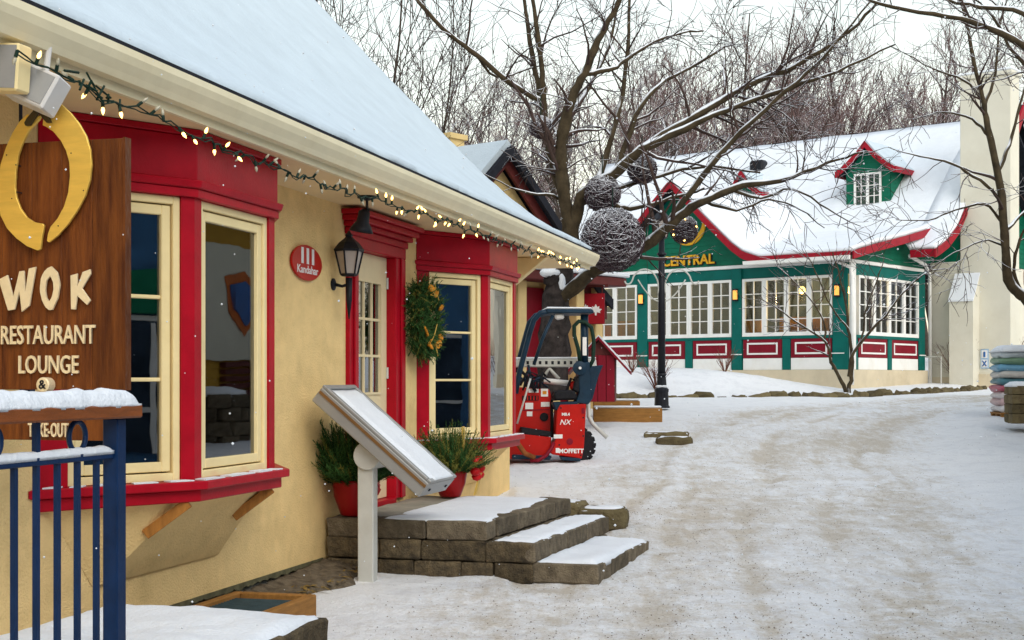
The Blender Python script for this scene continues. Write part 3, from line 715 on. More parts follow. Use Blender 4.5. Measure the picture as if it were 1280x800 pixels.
# ---------------- interpretive panel: tilted metal case on a post
ps, pp = 10.17, .56
bz = gz(*W(ps,pp).xy)-.05
o = WL('information_panel', 'tilted aluminium display case with snow on top, standing on a grey post', 'panel', ps, pp, bz)
def L2(x,y,z): return (x,y,z-bz)
mb = MB(); mb.box(-.17,-.07,-.012,.112,0,0.98-bz); mb.build('post', M['galv'], o, bevel=.006)
mb = MB(); mb.tube([(-.20,.03,1.04-bz),(.14,.03,1.04-bz)],.105,24); mb.build('swivel_drum', M['galv'], o, bevel=.004)
mb = MB(); mb.tube([(.141,.03,1.04-bz),(.148,.03,1.04-bz)],.095,24); mb.build('drum_end', M['machblue'], o)
tl = R(40); ctr = Vector((.03,-.03,1.15-bz)); mx = Matrix.Rotation(tl,3,'X')   # slopes down towards the street
mx = Matrix.Rotation(tl,3,'X')
LW, LL, LT = .64, 1.10, .13
mb = MB(); mb.obox(ctr,(LW,LL,LT),mx); case = mb.build('case', M['alu'], o, bevel=.008)
mb = MB(); q = ctr+mx@Vector((-LW/2-.004,0,.03)); mb.obox(q,(.006,LL-.02,.022),mx); mb.build('bronze_strip', mat('bronze_trim',(.30,.17,.07),.35,.1,4,metal=.6), case)
mb = MB()
for (a,b,c,d) in ((-LW/2,LW/2,-LL/2,-LL/2+.035),(-LW/2,LW/2,LL/2-.035,LL/2),(-LW/2,-LW/2+.05,-LL/2+.036,LL/2-.036),(LW/2-.05,LW/2,-LL/2+.036,LL/2-.036)):
    q = ctr+mx@Vector(((a+b)/2,(c+d)/2,LT/2+.012)); mb.obox(q,(b-a,d-c,.022),mx)
mb.build('rim', M['alu'], case, bevel=.004)
nx, ny = 26, 34; g = []
for j in range(ny+1):
    row = []
    for i in range(nx+1):
        x = -LW/2+.055+(LW-.11)*i/nx; y = -LL/2+.005+(LL-.05)*j/ny; e = min(i,nx-i,j+3,ny-j)/3.
        zz = LT/2+.005+.028*min(1,e)+.006*mnoise.noise(Vector((x*6,y*6,3)))
        row.append(ctr+mx@Vector((x,y,zz)))
    g.append(row)
mb = MB(); mb.sheet(g,.02,tuple(-(mx@Vector((0,0,1))))); mb.build('snow_cover', M['snow'], case, smooth=True)
for k in range(2):
    mb = MB(); q = ctr+mx@Vector((-.2+.4*k,-LL/2-.004,0)); mb.obox(q,(.02,.008,.02),mx); mb.build('lock_screw', M['iron'], case)

# ---------------- window well with grate, bare soil strip
o = WL('window_well', 'steel grate in a wooden frame on the ground below the near bay window', 'grate', 7.85, .36, .085)
wl0, wl1, w0_, w1_ = -1.1, .85, -.30, .28     # local x, y
mb = MB()
for (a,b,c,d) in ((wl0,wl1,w0_,w0_+.06),(wl0,wl1,w1_-.06,w1_),(wl1-.06,wl1,w0_+.061,w1_-.061),(wl0,wl0+.06,w0_+.061,w1_-.061)): mb.box(a,b,c,d,-.05,.115)
mb.build('frame', M['timber'], o, bevel=.008)
for k in range(int((wl1-wl0-.16)/.04)):
    mb = MB(); x = wl0+.09+k*.04; mb.box(x,x+.008,w0_+.061,w1_-.061,.055,.09); mb.build('grate_bar', M['grate'], o)
for c in (-.15,0,.15):
    mb = MB(); mb.box(wl0+.062,wl1-.062,c-.004,c+.004,.04,.0548); mb.build('cross_bar', M['grate'], o)
mb = MB(); mb.box(wl0+.062,wl1-.062,w0_+.062,w1_-.062,-.05,.02); mb.build('pit_floor', M['room'], o)
g = [[(x, y, 0) for x in np.linspace(8.9,10.38,30)] for y in np.linspace(0,1,16)]
grid = []
for j in range(16):
    row = []
    for i in range(40):
        s = 8.75+(10.42-8.75)*i/39; p = .02+(.42+.16*mnoise.noise(Vector((s*2.5,0,0))))*j/15
        w_ = W(s,p); e = min(1,(15-j)/4, i/4); row.append((w_.x,w_.y,gz(w_.x,w_.y)+.045*e+.02*mnoise.noise(Vector((s*12,p*12,0)))*e-.01+.05*(1-j/15)))
    grid.append(row)
mb = MB(); mb.sheet(grid,.03); so = mb.build('soil_strip', M['soil'], None, smooth=True); so['kind'] = 'structure'
mb = MB()
for i in range(260):
    w_ = W(random.uniform(8.85,10.4), random.uniform(.05,.45)); z = gz(w_.x,w_.y)+.05; a = random.random()*6.28; L = random.uniform(.015,.05)
    dv = Vector((math.cos(a),math.sin(a),random.uniform(-.2,.5)))*L; sw = Vector((-math.sin(a),math.cos(a),.1))*L*.35
    c = Vector((w_.x,w_.y,z)); mb.add([c-dv,c+sw,c+dv,c-sw],[(0,1,2,3)])
lv = mb.build('dead_leaves', mat('dead_leaf',(.12,.07,.02),.9,.5,30,col2=(.30,.20,.05)), None, fix=False); tag(lv,'fallen dead leaves and litter on the bare soil by the wall','leaves',kind='stuff')

# ---------------- near landing with railing
LZ = .65
lo = thing('stone_landing', 'low stone landing with a thick snow cover in the near left corner', 'landing', W(0,0,0), RZ_L)
# top blocks along the outer edge and the end
x = 5.66; 
for r_, (z0,z1) in enumerate(((.40,.595),(.20,.398),(-.05,.198))):
    x = 5.66; i = 0
    while x > 0:
        L = (.44,.36,.52,.4)[(i+r_)%4]; block(x-L,x,-1.98,-1.72,z0,z1,'stone',parent=lo); x -= L; i += 1
    y = -1.72; i = 0
    while y < -.95:
        L = (.40,.46,.34)[(i+r_)%3]; y2 = min(-.92,y+L); block(5.40,5.66,y,y2,z0,z1,'stone',parent=lo); y = y2; i += 1
mb = MB(); mb.box(0,5.40,-1.72,-.95,-.05,.55); mb.box(0,4.9,-.95,-.02,-.05,.50); mb.build('core', M['concrete'], lo)
lumpy(4.45,5.645,-1.97,-.93,.570,.020,.055,'snow_cover',M['snow'],lo,step=.035,edge=.07)
lumpy(0.2,4.43,-1.97,-.03,.560,.020,.040,'snow_cover',M['snow'],lo,step=.06,edge=.07)
lumpy(4.40,4.95,-.93,-.03,.49,.020,.030,'snow_cover',M['snow'],lo,step=.05,edge=.07)
rl = thing('railing', 'navy blue metal railing with cedar handrail and rings, snow on its rails', 'railing', W(0,0,0), RZ_L)
RP = -1.87; RE = 4.12
def at(xpix): # position along the rail seen at a photo column
    D_ = DW+RP; Z_ = D_*FPX/(math.cos(TH)*(1107-xpix)); return Z_*(math.cos(TH)+math.sin(TH)*(xpix-CX)/FPX)
xe = at(143)
mb = MB(); mb.box(xe-.027,xe+.027,RP-.027,RP+.027,LZ-.1,1.478); mb.build('post', M['blue'], rl, bevel=.003)
mb = MB(); mb.box(1.2,xe-.028,RP-.016,RP+.016,1.352,1.378); mb.build('lower_rail', M['blue'], rl, bevel=.003)
mb = MB(); mb.box(1.2,xe+.085,RP-.055,RP+.055,1.480,1.524); mb.build('handrail', M['handrail'], rl, bevel=.006)
sp_ = .109; k = 1; ring_c = []
while xe-k*sp_ > 2.0:
    x = xe-k*sp_; tall = (k % 4 == 0)
    mb = MB(); mb.box(x-.008,x+.008,RP-.008,RP+.008,LZ+.04,1.351 if not tall else 1.3515); mb.build('baluster', M['blue'], rl)
    if tall: mb = MB(); mb.box(x-.009,x+.009,RP-.009,RP+.009,1.379,1.479); mb.build('upright', M['blue'], rl)
    if k % 4 == 2:
        mb = MB(); a = np.linspace(0,2*math.pi,25); mb.tube([(x+.0+.046*math.cos(t),RP,1.429+.046*math.sin(t)) for t in a],.0085,6,cap=False); mb.build('ring', M['blue'], rl, smooth=True)
    k += 1
def snowbar(x0,x1,w,z,h,name,parent):
    g = []; n = int((x1-x0)/.02)
    for j in range(9):
        t = j/8*2-1; row = []
        for i in range(n+1):
            x = x0+(x1-x0)*i/n; e = min(1,min(i,n-i)/2.5); hh = h*(1+.25*mnoise.noise(Vector((x*5,0,0)))+.2*mnoise.noise(Vector((x*21,t,0))))
            row.append((x, RP+t*w*(1+.12*mnoise.noise(Vector((x*13,t,3)))), z+hh*math.sqrt(max(0,1-abs(t)**2.6))*math.sqrt(e)))
        g.append(row)
    mb = MB(); mb.sheet(g,.012); return mb.build(name, M['snow'], parent, smooth=True)
snowbar(1.3,xe+.08,.054,1.526,.046,'snow_ridge',rl); snowbar(1.3,xe-.03,.017,1.379,.016,'snow_ridge',rl)

# ---------------- hanging sign of the restaurant
RZ_S = -TH
SY = 6.3; k_ = FPX/SY
def sg(xp, yp): return ((xp-62)/k_/math.cos(TH), (HY-yp)/k_)          # sign-local x, height over eye
sgn = thing('restaurant_sign', 'varnished wooden sign with gold crescent ring and pale WOK lettering', 'sign', ((62-CX)/k_, SY, EYE), RZ_S)
x0, zb = sg(-41,487); x1, zt = sg(164,178)
nb = 5
for i in range(nb):
    a = x0+(x1-x0)*i/nb; b = x0+(x1-x0)*(i+1)/nb
    mb = MB(); mb.box(a+.0006,b-.0006,-.02,.025,zb,zt); mb.build('plank', M['signwood'], sgn, bevel=.002)
mb = MB(); mb.box(x1+.0005,x1+.012,-.022,.027,zb-.002,zt+.004); mb.box(x0-.012,x0-.0005,-.022,.027,zb-.002,zt+.004); mb.build('edge_batten', M['signwood'], sgn)
# crescents traced as outlines
def Z2(px_, py_): return sg(px_*180/626, 100+py_*230/800)
rightc = [(228,85),(260,92),(300,118),(345,158),(385,205),(418,260),(438,320),(444,385),(436,450),(415,515),(380,575),(335,635),(285,685),(245,712),(235,705),(240,675),(252,645),(285,610),(315,560),(335,500),(343,430),(340,370),(325,320),(300,275),(265,235),(230,212),(215,205),(222,150)]
leftc = [(140,155),(105,185),(70,235),(40,295),(15,365),(2,440),(0,520),(15,590),(45,645),(90,690),(140,725),(190,745),(205,740),(212,690),(222,640),(215,630),(175,622),(140,600),(110,560),(92,515),(85,470),(88,400),(100,330),(120,280),(150,225),(200,180),(205,165),(180,160)]
for i, pts in enumerate((rightc,leftc)):
    mb = MB(); mb.extrude([(sg_[0],-.055,sg_[1]) for sg_ in (Z2(*p) for p in pts)],(0,.014,0)); mb.build('gold_crescent', M['gold'], sgn, bevel=.0015)
stem = [(222,60),(205,110),(180,145),(150,175),(138,195),(145,208),(165,205),(195,165),(205,150),(225,180),(245,200),(262,198),(255,180),(235,150),(225,110),(232,70)]
mb = MB(); mb.extrude([(q[0],-.072,q[1]) for q in (Z2(*p) for p in stem)],(0,.016,0)); mb.build('bronze_stem', mat('dark_bronze',(.09,.065,.03),.5,.2,8,metal=.4), sgn, bevel=.001)
mb = MB(); q = Z2(272,85); mb.tube([(q[0],-.04,q[1]-.03),(q[0],-.04,q[1]+.005)],.013,8); mb.build('top_pin', M['iron'], sgn)
for p in ((350,332),(408,494),(290,642),(45,327),(70,517),(155,692),(95,490),(90,372)):
    q = Z2(*p); mb = MB(); mb.tube([(q[0],-.0575,q[1]),(q[0],-.02,q[1])],.0028,6); mb.build('stud', M['iron'], sgn)
# letters WOK, cut from plate and stood off the board
def Z3(px_, py_): return sg(px_*360/1108, 290+py_*260/800)
Wl = [(0,180),(35,165),(58,245),(85,150),(158,135),(135,275),(105,308),(92,295),(92,225),(65,305),(40,300),(30,240)]
Wl = [(0,182),(38,165),(62,250),(88,152),(108,150),(112,235),(128,142),(158,136),(130,285),(98,308),(88,228),(68,298),(40,302)]
Oo = [(222,136),(248,160),(258,205),(250,255),(225,305),(205,300),(185,270),(174,225),(180,175),(200,145)]
Oi = [(218,172),(230,195),(232,225),(224,255),(212,272),(202,255),(197,225),(202,190)]
Kl = [(302,172),(330,165),(330,215),(352,160),(383,150),(385,168),(350,222),(384,268),(370,285),(330,250),(322,302),(304,300)]
for nm, pts in (('letter_w',Wl),('letter_k',Kl)):
    mb = MB(); mb.extrude([(q[0],-.047,q[1]) for q in (Z3(*p) for p in pts)],(0,.010,0)); mb.build('raised_letter', M['letter'], sgn, bevel=.001)
mb = MB(); n = 24
def rs(pl, n):
    pl = [Vector(p) for p in pl]; per = [0]
    for a, b in zip(pl, pl[1:]+pl[:1]): per.append(per[-1]+(b-a).length)
    out = []
    for i in range(n):
        t = per[-1]*i/n; k = max(j for j in range(len(per)) if per[j] <= t); k = min(k,len(pl)-1); a = pl[k]; b = pl[(k+1)%len(pl)]; out.append(a.lerp(b,(t-per[k])/max(1e-6,(b-a).length)))
    return out
oo = [Z3(*p) for p in rs(Oo,n)]; oi = [Z3(*p) for p in rs(Oi,n)]
v = [(q[0],-.047,q[1]) for q in oo]+[(q[0],-.047,q[1]) for q in oi]; v += [(a,-.037,b) for a,_,b in v]
f = []
for i in range(n):
    j = (i+1)%n; f += [(i,j,n+j,n+i),(2*n+i,3*n+i,3*n+j,2*n+j),(i,2*n+i,2*n+j,j),(n+i,n+j,3*n+j,3*n+i)]
mb.add(v,f); mb.build('raised_letter', M['letter'], sgn)
def wtext(s, xc, yc, hpx, wpx, sp=1.0):
    q = sg(xc,yc); size = hpx/k_/.70
    t_ = text('lettering', s, size, M['letter'], sgn, (q[0],-.034,q[1]), ext=.005, bold=.0012, space=sp)
    wd = t_.dimensions.x; bpy.context.view_layer.update(); wd = max(v_.co.x for v_ in t_.data.vertices)-min(v_.co.x for v_ in t_.data.vertices)
    t_.scale = (wpx/k_/wd,1,1); return t_
wtext('RESTAURANT',65,420,23,132); wtext('LOUNGE',66,457,22,84)
q = sg(65,481); mb = MB(); mb.lathe([(.031,0),(.033,.004),(.033,.05),(.028,.054)],(q[0],-.0205,q[1]),20,Matrix.Rotation(R(90),3,'X')); mb.build('ampersand_disc', M['letter'], sgn, bevel=.001)
text('ampersand','&',.055,M['iron'],sgn,(q[0],-.0765,q[1]),ext=.001,bold=.001)
for xp in (-28,14): mb = MB(); a, _ = sg(xp,480); mb.tube([(a,.045,zt-.12),(a,.045,3.024-EYE)],.009,6); mb.build('hanger_rod', M['iron'], sgn)
# posts and the lower board
for xp in (22,118):
    a, _ = sg(xp,480); mb = MB(); mb.box(a-.025,a+.025,.03,.074,sg(0,548)[1],zt-.1); mb.build('post', M['blue'], sgn)
lb0, lz0 = sg(-41,550); lb1, lz1 = sg(155,500)
mb = MB(); mb.box(lb0,lb1,-.018,.02,lz0,lz1); mb.build('lower_board', M['signwood'], sgn, bevel=.002)
wtext('TAKE-OUT',66,538,17,56)

# ---------------- floodlights at the eave
o = WL('floodlight', 'pale rectangular floodlight tilted down under the eave above the ring', 'lamp', 4.75, .62, 3.02)
mx = Matrix.Rotation(R(-32),3,'X') @ Matrix.Rotation(R(18),3,'Y')
fl = px(38,108,6.1); 
o.location = fl; o.rotation_euler = (0,0,RZ_S)
mx = Matrix.Rotation(R(24),3,'Y') @ Matrix.Rotation(R(-14),3,'X')
mb = MB(); mb.obox((0,.04,0),(.225,.12,.165),mx); mb.build('housing', M['floodrim'], o, bevel=.008)
mb = MB(); mb.obox(Vector((0,.04,0))+mx@Vector((0,-.062,0)),(.196,.004,.134),mx); mb.build('lens', M['floodgrey'], o)
mb = MB(); mb.tube([(0,.08,.05),(-.0,.12,.10),(-.0,.14,.20)],.014,8); mb.build('arm', M['floodrim'], o)
fl = px(6,84,6.0); o = thing('floodlight', 'grey square floodlight with yellowed rim at the left picture edge', 'lamp', fl, RZ_S)
mb = MB(); mb.obox((0,.03,0),(.15,.10,.20),Matrix.Rotation(R(4),3,'Y')); mb.build('housing', M['cream'], o, bevel=.008)
mb = MB(); mb.obox((0,-.0225,0),(.13,.004,.18),Matrix.Rotation(R(4),3,'Y')); mb.build('lens', M['floodgrey'], o)
mb = MB(); mb.tube([(0,.06,.07),(0,.1,.10),(0,.12,.16)],.014,8); mb.build('arm', M['floodrim'], o)

# ---------------- string of fairy lights along the gutter
o = WL('string_lights', 'dark green wire of warm fairy lights sagging along the gutter', 'lights', 0, 0, 0)
anc = [(20,62),(60,82),(100,100),(140,125),(170,130),(215,152),(262,175),(300,190),(345,207),(390,222),(430,238),(470,246),(520,262),(560,275),(595,288),(640,304),(690,320),(726,331)]
PD = .795
def gut(xp, yp):
    D_ = DW-PD; Z_ = D_*FPX/(math.cos(TH)*(1107-xp)); s = Z_*(math.cos(TH)+math.sin(TH)*(xp-CX)/FPX); return Vector((s,-PD,EYE+(HY-yp)*Z_/FPX))
ap = [gut(*a) for a in anc]
pts = []
for a, b in zip(ap, ap[1:]):
    n = max(3,int((b-a).length/.06))
    for i in range(n):
        t = i/n; p = a.lerp(b,t); p.z -= .02*math.sin(math.pi*t); p += Vector((0,random.gauss(0,.006),random.gauss(0,.009))); pts.append(p)
pts.append(ap[-1])
mb = MB(); mb.tube(pts,.0045,4); mb.tube([p+Vector((0,.012*math.sin(i),-.012*math.cos(i*1.3)-.006)) for i,p in enumerate(pts)],.0035,4); mb.build('wire', M['wire'], o)
# dark green knots of spare wire near the first anchor
mb = MB()
for i in range(14):
    c = gut(random.uniform(85,150),0); c.z = np.interp(c.x,[p.x for p in ap],[p.z for p in ap])+random.gauss(0,.012); d = Vector((random.gauss(0,1),random.gauss(0,.3),random.gauss(0,1)))*.03; mb.tube([c-d,c+d],.006,4)
stuff(mb.build('wire_bundle', M['wire'], o))
sockm = MB(); sockm.tube([(0,0,0),(0,0,.03)],.008,6); sock_me = sockm.mesh('socket'); sock_me.materials.append(M['wire'])
bm_ = MB(); bm_.lathe([(.004,.03),(.008,.038),(.0085,.046),(.006,.056),(.001,.066)],(0,0,0),6); bulb_me = bm_.mesh('bulb'); bulb_me.materials.append(M['bulb'])
dullm = mat('unlit_bulb',(.45,.42,.32),.2,.1,10)
bulb2_me = bulb_me.copy(); bulb2_me.materials.clear(); bulb2_me.materials.append(dullm)
lit = [(28,150),(205,305),(468,598),(668,728)]
for i in range(0,len(pts),2):
    p = pts[i]; w_ = W(p.x,-p.y); xp = CX+w_.x/w_.y*FPX
    islit = any(a <= xp <= b for a, b in lit) and random.random() < .92
    rot = (R(random.uniform(-50,50)), R(random.uniform(-40,40)) + (0 if random.random()<.55 else math.pi), 0)
    s_ = bpy.data.objects.new('socket', sock_me); COL.objects.link(s_); s_.parent = o; s_.location = p; s_.rotation_euler = rot
    b_ = bpy.data.objects.new('bulb', bulb_me if islit else bulb2_me); COL.objects.link(b_); b_.parent = s_
# ================================================================== GREEN BUILDING
GC = (8.40, 35.5); GA = R(-40)
grn = thing('green_building', 'green clapboard building with white casement windows and a curved snowy roof', 'building', (GC[0],GC[1],0), GA)
ca, sa = math.cos(GA), -math.sin(GA)     # .766 .643
def fx(p): u = (p-CX)/FPX; return -(GC[0]-GC[1]*u)/(ca+sa*u)       # photo column -> local x on the street front
def ry(p): u = (p-CX)/FPX; return (GC[1]*u-GC[0])/(sa-ca*u)         # photo column -> local y on the right-hand side
XL = -13.0
ZB, ZW0, ZW1, ZT = 1.88, 2.76, 4.27, 4.56
def sun_z(y): return np.interp(y,[-.6,-.45,.6,2.5,4.4,5.3,6.2,7.2],[4.74,4.77,5.0,5.36,5.76,5.98,6.45,6.6])
def main_z(y): return np.interp(y,[2.4,2.9,3.6,4.3,5.15,6.2,8.2],[4.92,5.03,5.30,5.74,6.62,7.60,9.30])
def gab_z(x): return np.interp(abs(x+5.02),[0,.64,1.0,1.49,1.9,2.25,2.7,3.5],[6.98,6.38,6.02,5.56,5.18,4.93,4.78,4.5])
def roof_z(x, y):
    z = sun_z(y) if x <= .31 else -9
    if y > 2.7: z = max(z, main_z(y))
    if y < 6.5: z = max(z, gab_z(x))
    return float(z)
xs = np.concatenate([np.arange(XL-.3,-8.2,.4), np.arange(-8.2,-1.8,.1), np.arange(-1.8,.3,.2), [.3]])
ysr = np.concatenate([np.arange(-.45,6.6,.15), np.arange(6.75,8.21,.25)])
def roofpart(xs, ys, snow, th, lift):
    g = []
    for y in ys:
        row = []
        for x in xs:
            z = roof_z(x,y)+lift
            if snow: z += .035*mnoise.noise(Vector((x*1.2,y*1.2,0)))
            row.append((x,y+(.03 if snow and y == ys[0] else 0),z))
        g.append(row)
    mb = MB(); mb.sheet(g, th); return mb
roof = roofpart(xs, ysr, False, .08, 0).build('roof', M['deck'], grn)
roofpart(xs, ysr, True, .11, .118).build('snow_blanket', M['snow'], roof, smooth=True)
xs2 = np.array([.05,.32,.5,.7,.9,1.02]); ys2 = ysr[ysr > 2.8]
roofpart(xs2[1:], ys2, False, .08, 0).build('side_eave', M['deck'], roof)
roofpart(xs2, ys2, True, .11, .122).build('snow_blanket', M['snow'], roof, smooth=True)
mb = MB(); mb.sheet([[(XL-.3,8.2,9.30),(1.02,8.2,9.30)],[(XL-.3,13.5,5.0),(1.02,13.5,5.0)]],.08); mb.build('rear_slope', M['deck'], roof)
def ribbon(pts, out, h, t, up=.03):
    """fascia board following a 3-D line: pts on the roof edge, out = outward 2-D direction"""
    g = []
    for p in pts: g.append([(p[0]+out[0]*.0, p[1]+out[1]*.0, p[2]+up),(p[0],p[1],p[2]-h)])
    mb = MB(); mb.sheet(g, t, (out[0],out[1],0)); return mb
ribbon([(x,-.452,roof_z(x,-.45)) for x in xs],(0,-1),.17,.045).build('front_fascia', M['roofred'], roof)
ribbon([(.352-.0,y,float(sun_z(y))) for y in np.linspace(-.49,5.4,24)],(1,0),.17,.04).build('side_fascia', M['roofred'], roof)
ribbon([(1.03,y,float(main_z(y))) for y in np.linspace(2.76,8.2,26)],(1,0),.19,.05).build('side_fascia', M['roofred'], roof)
ribbon([(x,float(ys2[0])-.012,float(main_z(2.8))) for x in (.36,.6,1.07)],(0,-1),.17,.045).build('side_fascia', M['roofred'], roof)
for k, xv in enumerate((-6.6,-2.9)):
    yv = 6.95; zc = roof_z(xv,yv)
    mb = MB(); mb.box(xv-.25,xv+.25,yv-.18,yv+.18,zc,zc+.34); mb.build('roof_vent', M['iron'], roof, bevel=.06)
# walls
def boards(poly_top, x0, x1, z0, step, mkpt, lap=.018, ex=.14):
    """lapped clapboards up to a roofline; mkpt(a, d, z) gives a point at a along the wall, d out from it"""
    mb = MB(); zmax = max(poly_top(a) for a in np.linspace(x0,x1,60)); z = z0
    while z < zmax:
        cur = None; aa = np.arange(x0, x1+1e-6, step)
        run = []
        for a in aa:
            ok = poly_top(a) > z+.02
            if ok: run.append(a)
            if (not ok or a == aa[-1]) and len(run) > 1:
                tops = [min(z+ex, poly_top(q)) for q in run]
                for i in range(len(run)-1):
                    mb.add([mkpt(run[i],lap,z),mkpt(run[i+1],lap,z),mkpt(run[i+1],.004,tops[i+1]),mkpt(run[i],.004,tops[i]),mkpt(run[i],0,z),mkpt(run[i+1],0,z)],[(0,1,2,3),(4,5,1,0)])
                run = []
            elif not ok: run = []
        z += ex
    return mb
def front_top(x): return roof_z(x,-.05)-.10
pts = [(XL,0,ZT),(0,0,ZT)]+[(x,0,front_top(x)) for x in np.linspace(0,XL,70)]
mb = MB(); mb.extrude(pts,(0,.12,0)); wall = mb.build('wall', M['gtrim'], grn)
stuff(boards(front_top, XL, 0.0, ZT+.10, .2, lambda a,d,z:(a,-d-.001,z)).build('clapboard', M['green'], wall, fix=False))
def side_top(y): return float(sun_z(y))-.10
pts = [(0,.121,ZT),(0,4.4,ZT)]+[(0,y,side_top(y)) for y in np.linspace(4.4,.121,20)]
mb = MB(); mb.extrude(pts,(-.12,0,0)); w2 = mb.build('wall', M['gtrim'], grn)
stuff(boards(side_top, 0.0, 4.4, ZT+.10, .2, lambda a,d,z:(d+.001,a,z)).build('clapboard', M['green'], w2, fix=False))
# lower storey: base, band, pilasters, panels, windows
mb = MB(); mb.box(XL,.06,-.06,.3,.9,ZB); mb.box(-.3,.06,.301,4.6,.9,ZB); mb.build('foundation', M['base'], grn)
mb = MB(); mb.box(XL,0.0,.001,.12,ZW1,ZT-.001); mb.box(-.12,0,.121,4.4,ZW1,ZT-.001); mb.build('green_band', M['gtrim'], grn)
mb = MB(); mb.box(XL,.05,-.05,.0-.002,ZT,ZT+.09); mb.box(.002,.052,-.0515,4.4,ZT,ZT+.09); mb.build('white_cornice', M['white'], grn, bevel=.01)
mb = MB(); mb.box(XL,0,.001,.12,ZB+.001,ZW0); mb.box(-.12,0,.121,4.4,ZB+.001,ZW0); mb.build('dado', M['gtrim'], grn)
mb = MB(); mb.box(XL,.03,-.045,.0,ZW0-.08,ZW0-.0); mb.box(.0005,.045,-.001,4.4,ZW0-.08,ZW0-.0); mb.build('sill_rail', M['gtrim'], grn, bevel=.01)
def rect_part(name, m, side, a0, a1, d0, d1, z0, z1, parent, bevel=0):
    mb = MB()
    if side == 'f': mb.box(a0,a1,-d1,-d0,z0,z1)
    else: mb.box(d0,d1,a0,a1,z0,z1)
    return mb.build(name, m, parent, bevel=bevel)
def pil(side, a0, a1):
    rect_part('pilaster', M['gtrim'], side, a0, a1, -.02, .06, ZB+.002, ZT-.003, grn, .01)
    rect_part('pilaster_cap', M['white'], side, a0-.02, a1+.02, .0605, .075, ZB+.40, ZB+.425, grn)
for p0, p1 in ((676,688),(798,810),(916,928),(1042,1056)): pil('f', fx(p0), fx(p1))
pil('s', ry(1147), ry(1154)-.002)
rect_part('corner_post', M['white'], 's', .02, .30, .0015, .06, ZB+.002, ZT-.003, grn, .01)
rect_part('corner_post', M['gtrim'], 'f', -.16, .0-.002, .0015, .058, ZB+.002, ZT-.003, grn, .01)
cas_cache = {}
def casement(side, a0, a1):
    """white casement: outer frame with bars, eight panes"""
    w = a1-a0; fr, st, b = .055, .05, .022
    H = ZW1-ZW0; key = (side, round(w,2))
    if key not in cas_cache:
        def bx(m_,u0,u1,d0,d1,z0,z1):
            if side == 'f': m_.box(u0,u1,-d1,-d0,z0,z1)
            else: m_.box(d0,d1,u0,u1,z0,z1)
        mb = MB(); e = .066
        bx(mb,0.002,e,-.05,.045,0,H); bx(mb,w-e,w-.002,-.05,.045,0,H); bx(mb,e,w-e,-.05,.045,0,e+.03); bx(mb,e,w-e,-.05,.045,H-e,H)
        bx(mb,w/2-b/2,w/2+b/2,-.03,.02,e+.03,H-e)
        rows = [e+.03+(H-2*e-.03)*i/4 for i in range(5)]
        for r_ in rows[1:4]: bx(mb,e,w-e,-.032,.018,r_-b/2,r_+b/2)
        fm = mb.mesh('window'); fm.materials.append(M['white'])
        pm = []
        for i in range(2):
            for j in range(4):
                m_ = MB(); u0, u1 = (e,w/2-b/2) if i == 0 else (w/2+b/2,w-e)
                bx(m_,u0,u1,-.012,-.006,rows[j]+(b/2 if j else 0),rows[j+1]-(b/2 if j < 3 else 0)); q = m_.mesh('pane'); q.materials.append(M['glass2']); pm.append(q)
        cas_cache[key] = (fm, pm)
    fm, pm = cas_cache[key]
    o = bpy.data.objects.new('window', fm); COL.objects.link(o); o.parent = grn; o.location = (a0,0,ZW0) if side == 'f' else (0,a0,ZW0)
    for q in pm: c = bpy.data.objects.new('pane', q); COL.objects.link(c); c.parent = o
def bay4(side, a0, a1):
    st = (a1-a0)/4
    for k in range(4): casement(side, a0+k*st, a0+(k+1)*st)
    mid = (a0+a1)/2
    rect_part('pilaster', M['gtrim'], side, mid-.11, mid+.11, .001, .05, ZB+.003, ZW0-.081, grn, .008)
    for p0, p1 in ((a0+.02, mid-.13),(mid+.13, a1-.02)):
        rp = rect_part('red_panel', M['maroon'], side, p0, p1, .001, .028, ZB+.31, ZW0-.085, grn, .005)
        z0, z1 = ZB+.40, ZW0-.17; i0, i1 = p0+.12, p1-.12; t = .045
        mb = MB()
        for (u0,u1,c0,c1) in ((i0,i1,z0,z0+t),(i0,i1,z1-t,z1),(i0,i0+t,z0+t,z1-t),(i1-t,i1,z0+t,z1-t)):
            if side == 'f': mb.box(u0,u1,-.045,-.0285,c0,c1)
            else: mb.box(.0285,.045,u0,u1,c0,c1)
        mb.build('panel_moulding', M['white'], rp, bevel=.004)
        rect_part('skirting', M['white'], side, p0, p1, .001, .024, ZB+.004, ZB+.305, grn)
bay4('f', fx(688)+.02, fx(798)-.02); bay4('f', fx(810)+.02, fx(916)-.02); bay4('f', fx(928)+.02, fx(1042)-.02); bay4('s', ry(1072), ry(1147)-.01)
mb = MB(); mb.box(XL,0-.121,2.6,2.7,1.9,4.5); mb.box(XL,-.121,.121,2.6,1.8,1.95); mb.box(XL,-.121,.121,2.6,4.57,4.62); mb.build('room_shell', M['room2'], grn)
for x in (-9.4,-8.5,-7.4,-2.1,-1.2,-3.4):
    mb = MB(); mb.box(x,x+.75,.28,.6,1.96,3.05+.25*random.random()); mb.build('room_woodwork', M['roomwarm'], grn)
for k in range(3):
    mb = MB(); y = .35+k*.72; mb.box(-.75,-.4,y,y+.62,1.96,2.95+.3*random.random()); mb.build('room_woodwork', M['roomwarm'], grn)
